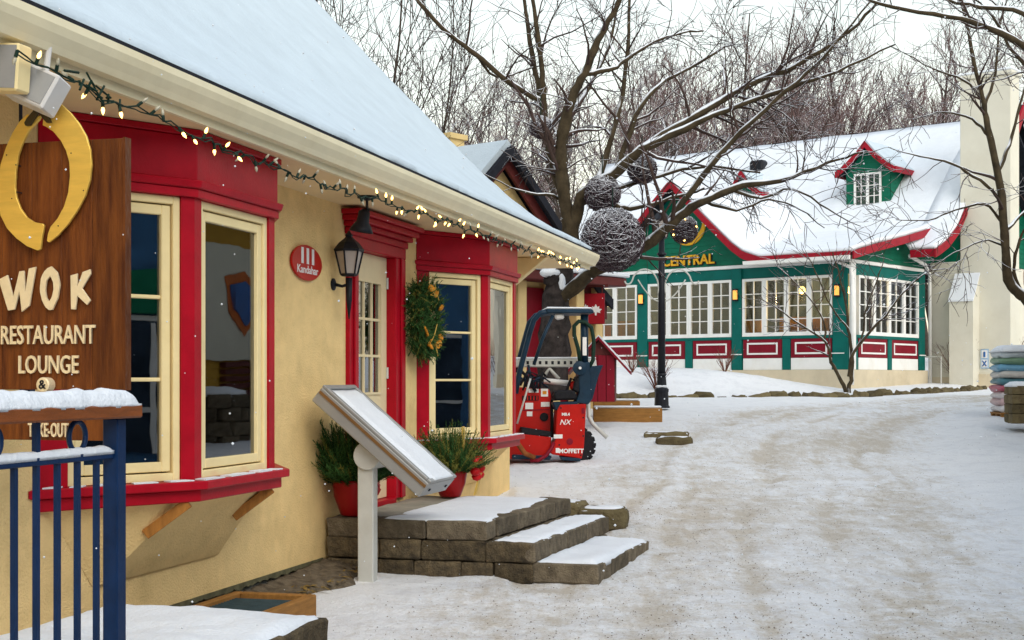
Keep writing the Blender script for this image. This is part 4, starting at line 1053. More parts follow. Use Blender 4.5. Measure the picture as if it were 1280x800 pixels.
# added pendants and point lights, unseen themselves, warm the woodwork behind the panes
for (x,y) in ((-8.3,1.0),(-1.9,1.1),(-.95,2.0)):
    mb = MB(); mb.tube([(x,y,4.57),(x,y,4.1)],.012,6); pl_ = mb.build('added_pendant', M['iron'], grn)
    mb = MB(); mb.ball((x,y,4.0),.10,10); mb.build('added_globe', M['bulb'], pl_, smooth=True)
    ld = bpy.data.lights.new('added_room_light','POINT'); ld.energy = 60; ld.color = (1.0,.62,.25); ld.shadow_soft_size = .12
    lo_ = bpy.data.objects.new('added_room_light', ld); COL.objects.link(lo_); lo_.parent = pl_; lo_.location = (x,y,3.8)
# wall sconces and downpipe
for p in (804,922,1049):
    x = fx(p); mb = MB(); mb.box(x-.07,x+.07,-.10,-.062,3.78,3.86); mb.box(x-.06,x+.06,-.17,-.062,3.98,4.02); mb.box(x-.06,x+.06,-.17,-.062,3.70,3.74); sc = mb.build('wall_sconce', M['iron'], grn)
    mb = MB(); mb.box(x-.05,x+.05,-.16,-.101,3.741,3.979); mb.build('sconce_glass', M['glow'], sc)
mb = MB(); mb.tube([(-.2,-.33,4.60),(.12,-.12,4.42),(.15,-.10,4.2),(.15,-.10,1.5)],.045,8); mb.build('downpipe', M['white'], grn, smooth=True)
mb = MB(); mb.extrude([(-2.7,-.499,4.58),(-2.7,-.56,4.60),(-2.7,-.57,4.69),(-2.7,-.499,4.69)],(3.0,0,0)); mb.build('gutter', M['white'], grn)
# gold letters and crescent on the gable
xt0, xt1 = fx(829), fx(894)
t_ = text('lettering','CENTRAL',.37,M['gold2'],grn,((xt0+xt1)/2,-.045,4.85),ext=.02,bold=.008)
wd = max(v_.co.x for v_ in t_.data.vertices)-min(v_.co.x for v_ in t_.data.vertices); t_.scale = ((xt1-xt0)/wd,1,1)
t2 = text('lettering_back','CENTRAL',.37,M['iron'],grn,((xt0+xt1)/2+.02,-.028,4.835),ext=.006,bold=.022); t2.scale = ((xt1-xt0)/wd,1,1)
xc, zc = fx(861), 5.82
mb = MB(); ro = .56
arc = [(ro*math.cos(a),ro*math.sin(a)) for a in np.linspace(R(125),R(355)+R(60),30)]; arc2 = [(.06+.40*math.cos(a),.05+.40*math.sin(a)) for a in np.linspace(R(355)+R(60),R(125),30)]
mb.extrude([(xc+a,-.06,zc+b) for a,b in arc+arc2],(0,.05,0)); mb.build('gold_crescent', M['gold2'], grn, bevel=.006)
mb = MB(); mb.tube([(xc+.75,-.02,zc+.05),(xc+.7,-.28,zc+.1),(xc+.62,-.32,zc-.02)],.02,6); mb.build('sign_spotlight', M['galv'], grn)
# dormers
def dormer(xc, yf, w, z0, ze, za, window):
    mb = MB(); pts = [(xc-w/2,yf,z0-.35),(xc+w/2,yf,z0-.35),(xc+w/2,yf,ze),(xc,yf,za),(xc-w/2,yf,ze)]
    mb.extrude(pts,(0,2.6,0)); d = mb.build('dormer', M['green'], roof)
    top = lambda a: ze+(za-ze)*(1-abs(a-xc)/(w/2))
    stuff(boards(top, xc-w/2, xc+w/2, z0, w/10, lambda a,dd,z:(a,yf-dd-.001,z), .015,.13).build('clapboard', M['green'], d, fix=False))
    tops = lambda a: ze
    stuff(boards(tops, yf, yf+2.4, z0, .3, lambda a,dd,z:(xc+w/2+dd+.001,a,z), .015,.13).build('clapboard', M['green'], d, fix=False))
    for sgx in (-1,1):
        prof = [(0,za+.10),(.28,za-.28*(za-ze)/(w/2)*1.15+.10),(w/2,ze+.12),(w/2+.22,ze-.02)]
        g = [[(xc+sgx*a,y,z) for a,z in prof] for y in (yf-.22,yf+.6,yf+2.6)]
        mb = MB(); mb.sheet(g,.07); mb.build('dormer_roof', M['deck'], d)
        g = [[(xc+sgx*a*.995,y,z+.075) for a,z in prof] for y in (yf-.17,yf+.6,yf+2.6)]
        mb = MB(); mb.sheet(g,.072); mb.build('dormer_snow', M['roofsnow_skytint'], d)
        g = [[(xc+sgx*a,yf-.221,z+.03),(xc+sgx*a,yf-.221,z-.15)] for a,z in prof]
        mb = MB(); mb.sheet(g,.045,(0,-1,0)); mb.build('dormer_fascia', M['roofred'], d)
        g = [[(xc+sgx*(prof[-1][0]+.001),y,prof[-1][1]+.03),(xc+sgx*(prof[-1][0]+.001),y,prof[-1][1]-.13)] for y in (yf-.22,yf+2.4)]
        mb = MB(); mb.sheet(g,.04,(sgx,0,0)); mb.build('dormer_fascia', M['roofred'], d)
    if window:
        a0, a1, c0, c1 = xc-.42, xc+.42, z0+.22, z0+1.24; mb = MB(); t = .06
        for (u0,u1,q0,q1) in ((a0,a1,c0,c0+t),(a0,a1,c1-t,c1),(a0,a0+t,c0+t,c1-t),(a1-t,a1,c0+t,c1-t),(xc-t*.7,xc+t*.7,c0+t,c1-t)): mb.box(u0,u1,yf-.06,yf-.021,q0,q1)
        for k in (1,2): mb.box(a0+t,a1-t,yf-.05,yf-.022,c0+t+(c1-c0-2*t)*k/3-.01,c0+t+(c1-c0-2*t)*k/3+.01)
        for xm in ((a0+t+xc-t*.7)/2,(a1-t+xc+t*.7)/2): mb.box(xm-.01,xm+.01,yf-.051,yf-.022,c0+t,c1-t)
        mb.build('dormer_window', M['white'], d)
        mb = MB(); mb.box(a0+t,a1-t,yf-.030,yf-.026,c0+t,c1-t); mb.build('dormer_pane', M['glass2'], d)
dormer(-1.95, 5.1, 1.36, 6.30, 7.62, 8.30, True)
dormer(-6.3, 5.6, .95, 6.9, 7.35, 7.95, False)

# ---------------- stucco chimney and side wall
chm = thing('chimney', 'tall pale stucco chimney with a sloped snowy shoulder beside the green building', 'chimney', (GC[0],GC[1],0), GA)
mb = MB(); mb.box(.86,2.26,4.85,5.45,1.0,9.75); mb.build('stack', M['chim'], chm, bevel=.02)
mb = MB(); mb.box(.80,2.32,4.79,5.51,9.751,9.86); mb.build('cap', M['chim'], chm, bevel=.02)
mb = MB(); mb.box(.81,2.31,4.80,5.50,9.861,9.94); mb.build('cap_snow', M['snow'], chm, bevel=.03)
mb = MB(); mb.box(.74,1.40,4.42,4.849,1.0,3.75); mb.add([(.74,4.42,3.75),(1.40,4.42,3.75),(1.40,4.849,3.75),(.74,4.849,3.75),(.74,4.849,4.45),(1.40,4.849,4.45)],[(0,1,5,4),(1,2,5),(0,4,3),(2,3,4,5),(0,3,2,1)]); mb.build('shoulder', M['chim'], chm)
mb = MB(); mb.sheet([[(.72,4.39,3.78),(1.42,4.39,3.78)],[(.72,4.849,4.52),(1.42,4.849,4.52)]],.05); mb.build('shoulder_snow', M['snow'], chm)
mb = MB(); mb.box(.0,.859,4.90,5.1,1.0,4.85); mb.build('side_wall', M['chim'], chm)
mb = MB(); mb.extrude([(0,4.42,4.851),(0,8.2,4.851),(0,8.2,9.1),(0,6.2,7.4),(0,5.15,6.4),(0,4.42,5.6)],(-.15,0,0)); mb.build('upper_side_wall', M['green'], chm)
mb = MB(); mb.box(.0,.85,4.91,5.08,4.851,5.75); mb.build('eave_wall', M['green'], chm)
mb = MB(); mb.box(.02,.735,4.85,4.899,1.0,1.70); mb.build('plinth', M['base'], chm); mb = MB(); mb.box(1.405,2.28,4.80,4.849,1.0,1.78); mb.build('plinth', M['base'], chm)
mb = MB(); mb.tube([(.30,2.9,4.9),(.12,4.3,4.75),(.10,4.62,4.5),(.1,4.66,1.45)],.05,8); mb.build('downpipe', M['white'], chm, smooth=True)
mb = MB(); mb.tube([(.5,4.45,1.35),(.5,4.45,2.25),(.06,4.45,2.25)],.02,6); mb.build('pipe_rail', M['galv'], chm)
o = thing('wall_sign', 'small blue and white pictogram sign on the chimney wall', 'sign', (GC[0],GC[1],0), GA)
mb = MB(); mb.box(1.45,1.66,4.82,4.845,1.93,2.45); mb.build('board', mat('pale_blue_sign',(.30,.45,.62),.5,.05,5), o)
for z0 in (1.96,2.21): mb = MB(); mb.box(1.475,1.635,4.812,4.8195,z0,z0+.21); mb.build('pictogram_field', M['decal'], o)
sb_ = mat('sign_blue',(.02,.10,.30),.5,.1,5)
mb = MB(); mb.tube([(1.50,4.808,1.99),(1.61,4.808,2.14)],.016,5); mb.build('pictogram', sb_, o); mb = MB(); mb.tube([(1.61,4.806,1.99),(1.50,4.806,2.14)],.016,5); mb.build('pictogram', sb_, o); mb = MB(); mb.tube([(1.555,4.808,2.24),(1.555,4.808,2.38)],.028,5); mb.build('pictogram', sb_, o)

# ---------------- neighbouring green house at the right edge
o = thing('far_right_house', 'green gabled house with red verge, mostly hidden behind the chimney at right', 'building', (14.95,43.0,0), R(50))
zap = 9.9; sl_ = 1.25
mb = MB(); mb.box(-.9,4,0,.7,1.0,5.05); mb.build('lower_wall', M['chim'], o)
mb = MB(); mb.extrude([(-.9,0,5.051),(3.6,0,5.051),(3.6,0,zap-.2-3.6*sl_),(0,0,zap-.2),(-.9,0,zap-.2-.9*sl_)],(0,.7,0)); mb.build('upper_wall', M['green'], o)
stuff(boards(lambda a: zap-.2-abs(a)*sl_, -.9, 3.6, 5.07, .2, lambda a,d,z:(a,-d-.001,z),.02,.15).build('clapboard', M['green'], o, fix=False))
for sgx in (-1,1):
    pr = [(0,zap),(.5,zap-.5*sl_),(3.0,zap-3.0*sl_),(4.0,zap-3.0*sl_-.7)]
    if sgx < 0: pr = pr[:2]
    yb_ = .3 if sgx < 0 else .9
    mb = MB(); mb.sheet([[(sgx*a,y,z) for a,z in pr] for y in (-.5,yb_)],.1); rf = mb.build('roof', M['deck'], o)
    mb = MB(); mb.sheet([[(sgx*a,y,z+.14) for a,z in pr] for y in (-.44,yb_)],.135); mb.build('snow_blanket', M['snow'], rf)
    mb = MB(); mb.sheet([[(sgx*a,-.501,z+.05),(sgx*a,-.501,z-.34)] for a,z in pr],.06,(0,-1,0)); mb.build('verge_board', M['roofred'], o)
mb = MB(); mb.box(1.4,2.0,-.06,-.025,4.6,5.0); mb.build('red_notice', M['machred'], o)

# ---------------- cream and maroon house between restaurant and tree
CA = math.atan2(.766,.643); CO = px(620,186,26.0)
crm = thing('cream_gabled_house', 'cream house with a chocolate-trimmed gable rising behind the restaurant roof', 'building', (CO.x,CO.y,0), CA)
za = CO.z; pit = .90
mb = MB(); mb.extrude([(-2.6,-.02,1.0),(2.75,-.02,1.0),(2.75,-.02,za-.25-2.75*pit),(0,-.02,za-.25),(-2.6,-.02,za-.25-2.6*pit)],(0,6,0)); mb.build('wall', M['paleyellow'], crm)
for sgx in (-1,1):
    pr = [(0,za),(1.0,za-1.0*pit),(2.6,za-2.6*pit),(3.1,za-2.6*pit-.32)]
    mb = MB(); mb.sheet([[(sgx*a,y,z) for a,z in pr] for y in (-.35,6.5)],.10); rf = mb.build('roof', M['deck'], crm)
    mb = MB(); mb.sheet([[(sgx*a,y,z+.14) for a,z in pr] for y in (-.28,6.5)],.135); mb.build('snow_blanket', M['roofsnow_skytint'], rf)
    mb = MB(); mb.sheet([[(sgx*a,-.351,z+.03),(sgx*a,-.351,z-.17)] for a,z in pr],.05,(0,-1,0)); mb.build('bargeboard', M['deck'], crm)
    mb = MB(); mb.sheet([[(sgx*a,-.18,z-.10),(sgx*a,-.18,z-.36)] for a,z in pr],.06,(0,-1,0)); mb.build('inner_bargeboard', M['cocoa'], crm)
mb = MB(); mb.extrude([(-.55,-.07,za-2.2),(.55,-.07,za-2.2),(.55,-.07,za-1.55),(0,-.07,za-1.15),(-.55,-.07,za-1.55)],(0,.04,0)); mb.build('gable_window', M['cocoa'], crm)
mb = MB(); mb.box(-.5,.5,-.25,-.08,za-1.75,za-1.6); mb.build('ledge_snow', M['snow'], crm, bevel=.04)
mb = MB(); mb.box(-2.4,2.2,-.07,-.021,1.1,3.35); mb.build('maroon_siding', M['maroon'], crm)
for x in (-2.2,.35,1.35,2.1,2.7):
    mb = MB(); mb.box(x-.12,x+.12,-.35,-.12,1.0,3.45); mb.build('porch_post', M['paleyellow'], crm, bevel=.015)
mb = MB(); mb.box(-2.6,3.2,-.65,-.10,3.45,3.62); mb.build('porch_beam', M['cocoa'], crm, bevel=.015)
mb = MB(); mb.box(-2.6,3.25,-.7,-.1,3.63,3.72); mb.build('beam_snow', M['snow'], crm, bevel=.02)
c2 = px(562,180,27.5); mb = MB()
chx = (c2.x-CO.x)*math.cos(-CA)-(c2.y-CO.y)*math.sin(-CA); chy = (c2.x-CO.x)*math.sin(-CA)+(c2.y-CO.y)*math.cos(-CA)
mb.box(chx-.2,chx+.2,chy-.2,chy+.2,3.5,6.25); mb.box(chx-.25,chx+.25,chy-.25,chy+.25,6.251,6.35); mb.build('chimney', M['paleyellow'], crm)
# red sign board with a white leaf by the tree
so_ = px(740,386,27.6); o = thing('hanging_sign', 'red square sign with white emblem hanging behind the forklift', 'sign', so_, R(-12))
mb = MB(); mb.box(-.25,.25,-.03,.03,-.30,.30); mb.build('board', M['maroon'], o, bevel=.01)
mb = MB(); mb.box(-.24,.24,-.034,-.0305,-.29,.29); mb.build('red_face', mat('sign_red',(.30,.006,.014),.5,.1,5), o)
lf = [(0,.22),(.06,.10),(.14,.14),(.13,.04),(.24,.02),(.16,-.06),(.18,-.13),(.04,-.10),(.03,-.22),(-.03,-.22),(-.04,-.10),(-.18,-.13),(-.16,-.06),(-.24,.02),(-.13,.04),(-.14,.14),(-.06,.10)]
mb = MB(); mb.extrude([(.08+a*.5,-.045,-.02+b*.5) for a,b in lf],(0,.008,0)); mb.extrude([(-.12+a*.34,-.045,.02+b*.34) for a,b in lf],(0,.008,0)); mb.build('leaf_emblem', M['decal'], o)
mb = MB(); mb.box(-.32,.32,-.03,.03,.42,.47); mb.tube([(-.2,0,.30),(-.2,0,.42)],.012,5); mb.tube([(.2,0,.30),(.2,0,.42)],.012,5); mb.tube([(-.30,.04,-2.4),(-.30,.04,1.0)],.04,6); mb.build('hanger', M['cocoa'], o)
# ================================================================== FORKLIFT
FY = 19.5; fk_ = FPX/FY; fz = gz((690-CX)/fk_, FY)
fork = thing('forklift', 'red truck-mounted forklift with dark guard frame parked beyond the far bay', 'forklift', ((690-CX)/fk_, FY, EYE-(582-HY)/fk_), R(4))
def fp(x,y,d=0): return Vector(((x-690)/fk_, d, (582-y)/fk_))
def plate(name, pts, d0, d1, m, parent=fork, bevel=.012): 
    mb = MB(); mb.extrude([fp(x,y,d0) for x,y in pts],(0,d1-d0,0)); return mb.build(name, M[m], parent, bevel=bevel)
pod = plate('side_pod', [(687,565),(694,550),(696,514),(700,506),(733,505),(730,560),(727,574),(690,568)], -.02, .42, 'machred')
text('maker_name','MOFFETT',.082,M['decal'],pod,fp(714,564,-.025),ext=.001,bold=.003,sx=.98)
text('model_mark','NX',.10,M['decal'],pod,fp(706,528,-.025),ext=.001,bold=.001,shear=.3)
text('model_number','M8.4',.055,M['decal'],pod,fp(707,518,-.025),ext=.001,bold=.002)
for (x0,y0,x1,y1) in ((692,543,703,548),(694.5,560,699,566)):
    mb = MB(); a = fp(x0,y1); b = fp(x1,y0); mb.box(a.x,b.x,-.0235,-.0205,a.z,b.z); mb.build('decal', M['decal'], pod)
mb = MB(); mb.lathe([(.045,0),(.045,.008),(.03,.01)],fp(712,552,-.0205),16,Matrix.Rotation(R(90),3,'X')); mb.build('round_cap', M['maroon'], pod)
plate('chassis_beam', [(560,548),(641,541),(690,547),(688,566),(668,576),(560,568)], .05, .55, 'machred')
eng = plate('engine_cover', [(600,486),(652,484),(690,487),(693,500),(693,546),(650,546),(600,546)], .35, 1.15, 'machred')
for (x0,y0,x1,y1) in ((663,486,676,491),(679,486,688,496),(679,503,690,509),(659,504,669,512),(661,515,668,521),(650,543,659,546)):
    mb = MB(); a = fp(x0,y1); b = fp(x1,y0); mb.box(a.x,b.x,.340,.3485,a.z,b.z); mb.build('decal', M['decal'], eng)
plate('orange_decal', [(681,489),(686,489),(686,493),(681,493)], .334,.3395,'orange',eng,0)
plate('hatch_line', [(655,513),(690,512),(690,513),(655,514)], .343,.349,'maroon',eng,0)
for k in range(10):
    mb = MB(); c = fp(668+random.uniform(-14,14),480+random.uniform(-6,6),.5+random.uniform(-.1,.2)); d = Vector((random.gauss(0,.12),random.gauss(0,.05),random.gauss(0,.1))); mb.tube([c-d,c+Vector((0,0,.05)),c+d],.018,6); mb.build('hose', M['machblue'], fork, smooth=True)
plate('foot_well', [(652,534),(690,540),(690,546),(652,544)], .06,.345,'black')
plate('seat_base', [(691,503),(722,502),(724,513),(695,513)], .02,.45,'machblue')
plate('seat', [(692,492),(697,488),(716,487),(722,492),(722,500),(694,501)], .03,.45,'black',fork,.03)
plate('mast_column', [(723,455),(738,452),(741,500),(736,506),(720,504),(725,490)], .05,.40,'machblue')
plate('mast_plate', [(738,458),(756,456),(750,470),(742,500),(735,502)], .10,.30,'machblue')
def ftube(name, pts, r, m='machblue', n=8):
    mb = MB(); mb.tube([fp(*p) for p in pts],r,n); return mb.build(name, M[m], fork, smooth=True)
ftube('guard_post', [(645,492,.1),(650,465,.1),(663,415,.1),(668,400,.1),(676,391,.1),(690,388,.1)],.038)
ftube('guard_post', [(668,456,.1),(678,425,.1),(692,394,.1)],.024)
ftube('guard_post', [(690,388,.85),(676,391,.85),(668,400,.85),(650,465,.85)],.038)
ftube('tower_post', [(733,392,.2),(733,455,.2)],.055)
plate('guard_roof', [(683,386),(742,386),(744,391),(684,391)], .05,.90,'machblue')
plate('guard_snow', [(684,383.2),(741,383.6),(742,385.8),(683,385.8)], .06,.89,'snow')
ftube('hose_loop', [(727,455,.12),(724,435,.12),(719,418,.12),(719,407,.12),(725,401,.12),(733,402,.12),(741,409,.12),(744,425,.12),(743,450,.12),(738,459,.12)],.028,'wire')
mb = MB(); mb.lathe([(.095,0),(.095,.03),(.03,.04),(.03,.05)],fp(725,460,.04),20,Matrix.Rotation(R(90),3,'X')); mb.build('pulley', M['machblue'], fork, smooth=False)
mb = MB(); mb.lathe([(.02,0),(.02,.02)],fp(725,460,-.012),10,Matrix.Rotation(R(90),3,'X')); mb.build('pulley_bolt', M['decal'], fork)
mb = MB(); a = fp(730,444); b = fp(735,421); mb.box(a.x,b.x,.13,.142,a.z,b.z); mb.build('warning_label', M['decal'], fork)
bm1 = plate('fork_beam', [(600,449),(752,448),(753,458),(600,459)], .55,.72,'galv')
for k in range(9):
    a = fp(662+k*8,452); mb = MB(); mb.box(a.x,a.x+.035,.544,.549,a.z-.03,a.z+.015); mb.build('slot', M['iron'], bm1)
plate('beam_snow', [(600,446),(752,445),(752,447.8),(600,448.8)], .56,.71,'snow')
ftube('beam_strut',[(683,474,.6),(692,460,.6),(704,474,.6)],.03,'galv'); ftube('exhaust_tube',[(684,476,.5),(716,479,.5)],.04,'decal')
plate('beacon', [(714,480),(719,475),(724,482),(722,488),(716,488)], .2,.3,'machred',fork,.02)
ftube('control_lever',[(647,530,.12),(656,500,.12),(664,473,.12)],.014,'galv'); ftube('steering_column',[(672,490,.3),(660,470,.3),(652,462,.3)],.022,'black')
ftube('stabiliser_leg',[(741,500,.5),(742,522,.5),(747,531,.5),(765,549,.45)],.03,'galv')
ftube('tow_arm',[(630,540,-.08),(645,552,-.1),(655,566,-.1),(668,572,-.1)],.035,'rust'); ftube('chain',[(662,575,-.1),(672,575,-.1),(682,569,-.08),(689,560,-.05),(692,553,-.03)],.026,'maroon')
plate('headlight', [(694,392),(706,391),(707,398),(696,399)], .12,.2,'decal',fork,.02)
# small fittings that make up the clutter of the machine
plate('cover_gap', [(691,500),(694,500),(695,548),(691,548)], .30,.36,'black',fork,0)
plate('side_step', [(700,571),(726,573),(725,577),(702,575)], -.06,.1,'machblue')
plate('grille', [(655,495),(676,495),(676,501),(655,501)], .338,.349,'black',eng,0)
for k in range(5): plate('grille_bar', [(657+k*4,495.4),(658.6+k*4,495.4),(658.6+k*4,500.6),(657+k*4,500.6)], .331,.3375,'machred',eng,0)
mb = MB(); mb.lathe([(.06,0),(.06,.02),(.045,.025)],fp(683,522,.3495),14,Matrix.Rotation(R(90),3,'X')); mb.build('filler_cap', M['black'], eng)
for (x0,y0,x1,y1,r) in ((652,482,668,470,.016),(655,488,676,470,.014),(676,486,684,470,.018),(664,474,690,478,.012),(706,500,726,478,.02),(737,470,741,498,.018)):
    ftube('hydraulic_hose',[(x0,y0,.25),((x0+x1)/2,min(y0,y1)-5,.2),(x1,y1,.25)],r,'black')
for (x,y) in ((660,478),(668,476),(674,480)): ftube('lever_knob',[(x,y+6,.28),(x,y-2,.26)],.010,'iron')
plate('seat_back', [(717,488),(722,470),(727,470),(726,492)], .06,.42,'black',fork,.02)
plate('tail_light', [(727,510),(731,510),(731,517),(727,517)], -.028,-.0205,'maroon',pod,0)
for (x,y) in ((701,510),(729,522),(729,545),(699,556),(726,569)):
    mb = MB(); mb.lathe([(.012,0),(.012,.006)],fp(x,y,-.0205),8,Matrix.Rotation(R(90),3,'X')); mb.build('bolt', M['iron'], pod)
plate('lower_skid', [(640,568),(690,570),(688,575),(640,574)], .0,.5,'machblue')
def wheel(x, y, d, r=.255, w=.22):
    c = fp(x,y,d); mx = Matrix.Rotation(R(90),3,'X')
    mb = MB(); mb.lathe([(r*.55,-w/2),(r*.9,-w/2),(r,-w/2+.03),(r,w/2-.03),(r*.9,w/2),(r*.55,w/2)],c,28,mx)
    for k in range(18):
        a = 2*math.pi*k/18
        for sg_ in (-1,1):
            m2 = Matrix.Rotation(-a,3,'Y'); q = c+m2@Vector((r+.004,sg_*w*.26,0)); mb.obox(q,(.035,w*.45,.035),m2@Matrix.Rotation(R(25*sg_),3,'X'))
    wh = mb.build('wheel', M['black'], fork)
    mb = MB(); mb.lathe([(.02,-.06),(r*.5,-.05),(r*.56,-.09),(r*.56,.09),(.02,.05)],c,20,mx); mb.build('rim', M['machred'], wh)
wheel(725,559,.50); wheel(575,560,.15); wheel(575,560,1.2)

# ================================================================== STREET FURNITURE
# lamp post with hanging-basket hooks
LY = 27.5; lk = FPX/LY; lb = px(827,508,LY)
o = thing('lamp_post', 'black iron lamp post with two scrolled basket hooks before the green building', 'lamp post', (lb.x,lb.y,lb.z-.03))
mb = MB(); mb.lathe([(.16,0),(.16,.03),(.14,.05),(.13,.30),(.14,.32),(.14,.36),(.10,.40),(.085,.6)],(0,0,0),12); mb.build('base', M['iron'], o)
mb = MB(); mb.lathe([(.075,.6),(.07,2.0),(.055,3.25)],(0,0,0),12); mb.build('shaft', M['iron'], o, smooth=True)
for z in (.62,2.55,2.95):
    mb = MB(); mb.lathe([(.085,z),(.095,z+.02),(.085,z+.05)],(0,0,0),12); mb.build('collar', M['iron'], o)
mb = MB(); mb.box(-.11,.11,-.11,.11,.39,.44); mb.build('base_snow', M['snow'], o, bevel=.02)
lm = MB(); lm.lathe([(.03,3.25),(.10,3.28),(.11,3.30)],(0,0,0),6); lm.lathe([(.19,3.62),(.20,3.64),(.06,3.80),(.02,3.88)],(0,0,0),6)
for k in range(6):
    a = k*math.pi/3; lm.tube([(.105*math.cos(a),.105*math.sin(a),3.3),(.18*math.cos(a),.18*math.sin(a),3.62)],.012,4)
lm.build('lantern_frame', M['iron'], o)
mb = MB(); mb.lathe([(.095,3.30),(.165,3.62)],(0,0,0),6); mb.build('lantern_glass', M['frost'], o)
for sg_ in (-1,1):
    arc = [(sg_*(.33-.27*math.cos(t)), 2.32+.36*math.sin(t)) for t in np.linspace(-.3,math.pi*.80,18)]
    hk_ = [(arc[-1][0]+sg_*.05*(1-math.cos(t))+sg_*.02*t, arc[-1][1]-.10*math.sin(t)*.9-.03*t) for t in np.linspace(.3,math.pi*1.1,10)]
    mb = MB(); mb.tube([(a,-.02,b) for a,b in arc+hk_],.016,6); mb.build('basket_hook', M['galv'], o, smooth=True)
    mb = MB(); mb.tube([(sg_*(.06+.40*t),-.02,2.06+.42*t**1.6) for t in np.linspace(0,1,10)],.013,6); mb.build('hook_brace', M['galv'], o, smooth=True)
# little maroon hut
HYY = 23.5; hk = FPX/HYY; hb = px(752,500,HYY)
o = thing('maroon_hut', 'small maroon shed with a steep dusted roof behind the forklift', 'shed', (hb.x,hb.y,hb.z-.03), R(-6))
mb = MB(); mb.extrude([(-.35,0,0),(.22,0,0),(.22,0,.78),(-.03,0,1.02),(-.35,0,.78)],(0,.8,0)); mb.build('walls', M['cocoa'], o)
for k in range(4):
    mb = MB(); mb.box(-.34+.14*k,-.34+.14*k+.132,-.022,-.001,.0,.77); mb.build('board', M['maroon'], o, bevel=.004)
for sg_ in (-1,1):
    mb = MB(); mb.sheet([[(-.05,y,1.08),(-.05+sg_*.53,y,.50)] for y in (-.12,.9)],.05); rf = mb.build('roof', M['maroon'], o)
    mb = MB(); mb.sheet([[(-.05,y,1.105),(-.05+sg_*.52,y,.525)] for y in (-.11,.89)],.022); mb.build('roof_snow', M['snow'], rf)
# timber edging beams
for i, (xa,xb,yt,yb,Yd,lab) in enumerate(((742,828,509,522,25.0,'long ochre timber beam lying at the foot of the lamp post'),(742,800,500,508,26.0,'shorter ochre timber beam behind the long one near the shed'))):
    a = px(xa,yb,Yd); b = px(xb,yt,Yd); o = thing('timber_beam', lab, 'timber', ((a.x+b.x)/2,Yd,a.z-.02))
    w = (b.x-a.x)/2; h = b.z-a.z
    mb = MB(); mb.box(-w,w,0,.22,-.1,h); mb.build('beam', M['timber'], o, bevel=.01)
    mb = MB(); mb.box(-w+.01,w-.01,.03,.21,h+.001,h+.045); mb.build('snow_cap', M['snow'], o, bevel=.018)
# stones edging the bed
kx = np.array([k[0] for k in KERB]); seg = 0
stx = 1.9; 
sl = thing('stone_edging', 'row of low mossy stones edging the snowy bed before the green building', 'edging', (0,0,0))
vari = [rock_mesh('stone', L, .26, .2, .045, .06, 1, i*7.7) for i, L in enumerate((.34,.50,.4,.27))]
for v_ in vari: v_.materials.append(M['mossrock'])
i = 0
while stx < 12.0:
    dx = random.uniform(.30,.46); x = stx+dx/2; y = float(kerb_y(x)); dy = float(kerb_y(x+.1)-kerb_y(x-.1))/.2
    q = bpy.data.objects.new('stone', vari[i%4]); COL.objects.link(q); q.parent = sl; q.location = (x,y,gz(x,y)-.005+random.uniform(-.075,.03)); q.rotation_euler = (random.uniform(-.15,.15),random.uniform(-.15,.15),math.atan(dy)+random.uniform(-.2,.2))
    stx += dx/math.sqrt(1+dy*dy); i += 1
# pallet of bags and low wall at the right edge
pb = px(1268,524,25.0)
o = thing('bag_pallet', 'stacked coloured sacks wrapped on a pallet at the right edge, snow on top', 'pallet', (pb.x+.42,pb.y+.5,pb.z-.02), R(-8))
mb = MB()
for k in range(3): mb.box(-.55,.55,-.5+.43*k,-.36+.43*k,0,.10)
mb.box(-.56,.56,-.52,.52,.101,.13); mb.build('pallet_base', M['timber'], o)
bagc = [(.62,.60,.60),(.55,.38,.38),(.60,.55,.55),(.42,.10,.14),(.08,.20,.24),(.55,.52,.48),(.16,.36,.52),(.18,.30,.20),(.50,.56,.60)]
for k, c in enumerate(bagc):
    for j in range(2):
        me = rock_mesh('sack', .56,1.0,.128,.05,.035,2,k*3+j); me.materials.append(mat('sack_plastic',c,.35,.15,6)); me.polygons.foreach_set('use_smooth',[True]*len(me.polygons))
        q = bpy.data.objects.new('sack',me); COL.objects.link(q); q.parent = o; q.location = (-.285+.57*j+random.uniform(-.02,.02),random.uniform(-.02,.02),.195+k*.122)
lumpy(-.58,.58,-.54,.54,.195+9*.122-.06,.03,.09,'snow_cover',M['snow'],o,step=.08,edge=.12)
wb = px(1279,526,22.5)
o = thing('stone_pier', 'low stone block wall end with snow cap at the right picture edge', 'wall', (wb.x+.42,wb.y+.4,wb.z-.05), R(-10))
for r_ in range(4):
    for k in range(3):
        for j in range(2):
            q = block(-.5+.36*k,-.5+.36*k+.355,-.4+.4*j,-.4+.4*j+.395,.0+.155*r_,.0+.155*r_+.152,'mossrock',parent=o)
lumpy(-.5,.58,-.4,.4,.615,.02,.06,'snow_cover',M['snow'],o,step=.08,edge=.1)
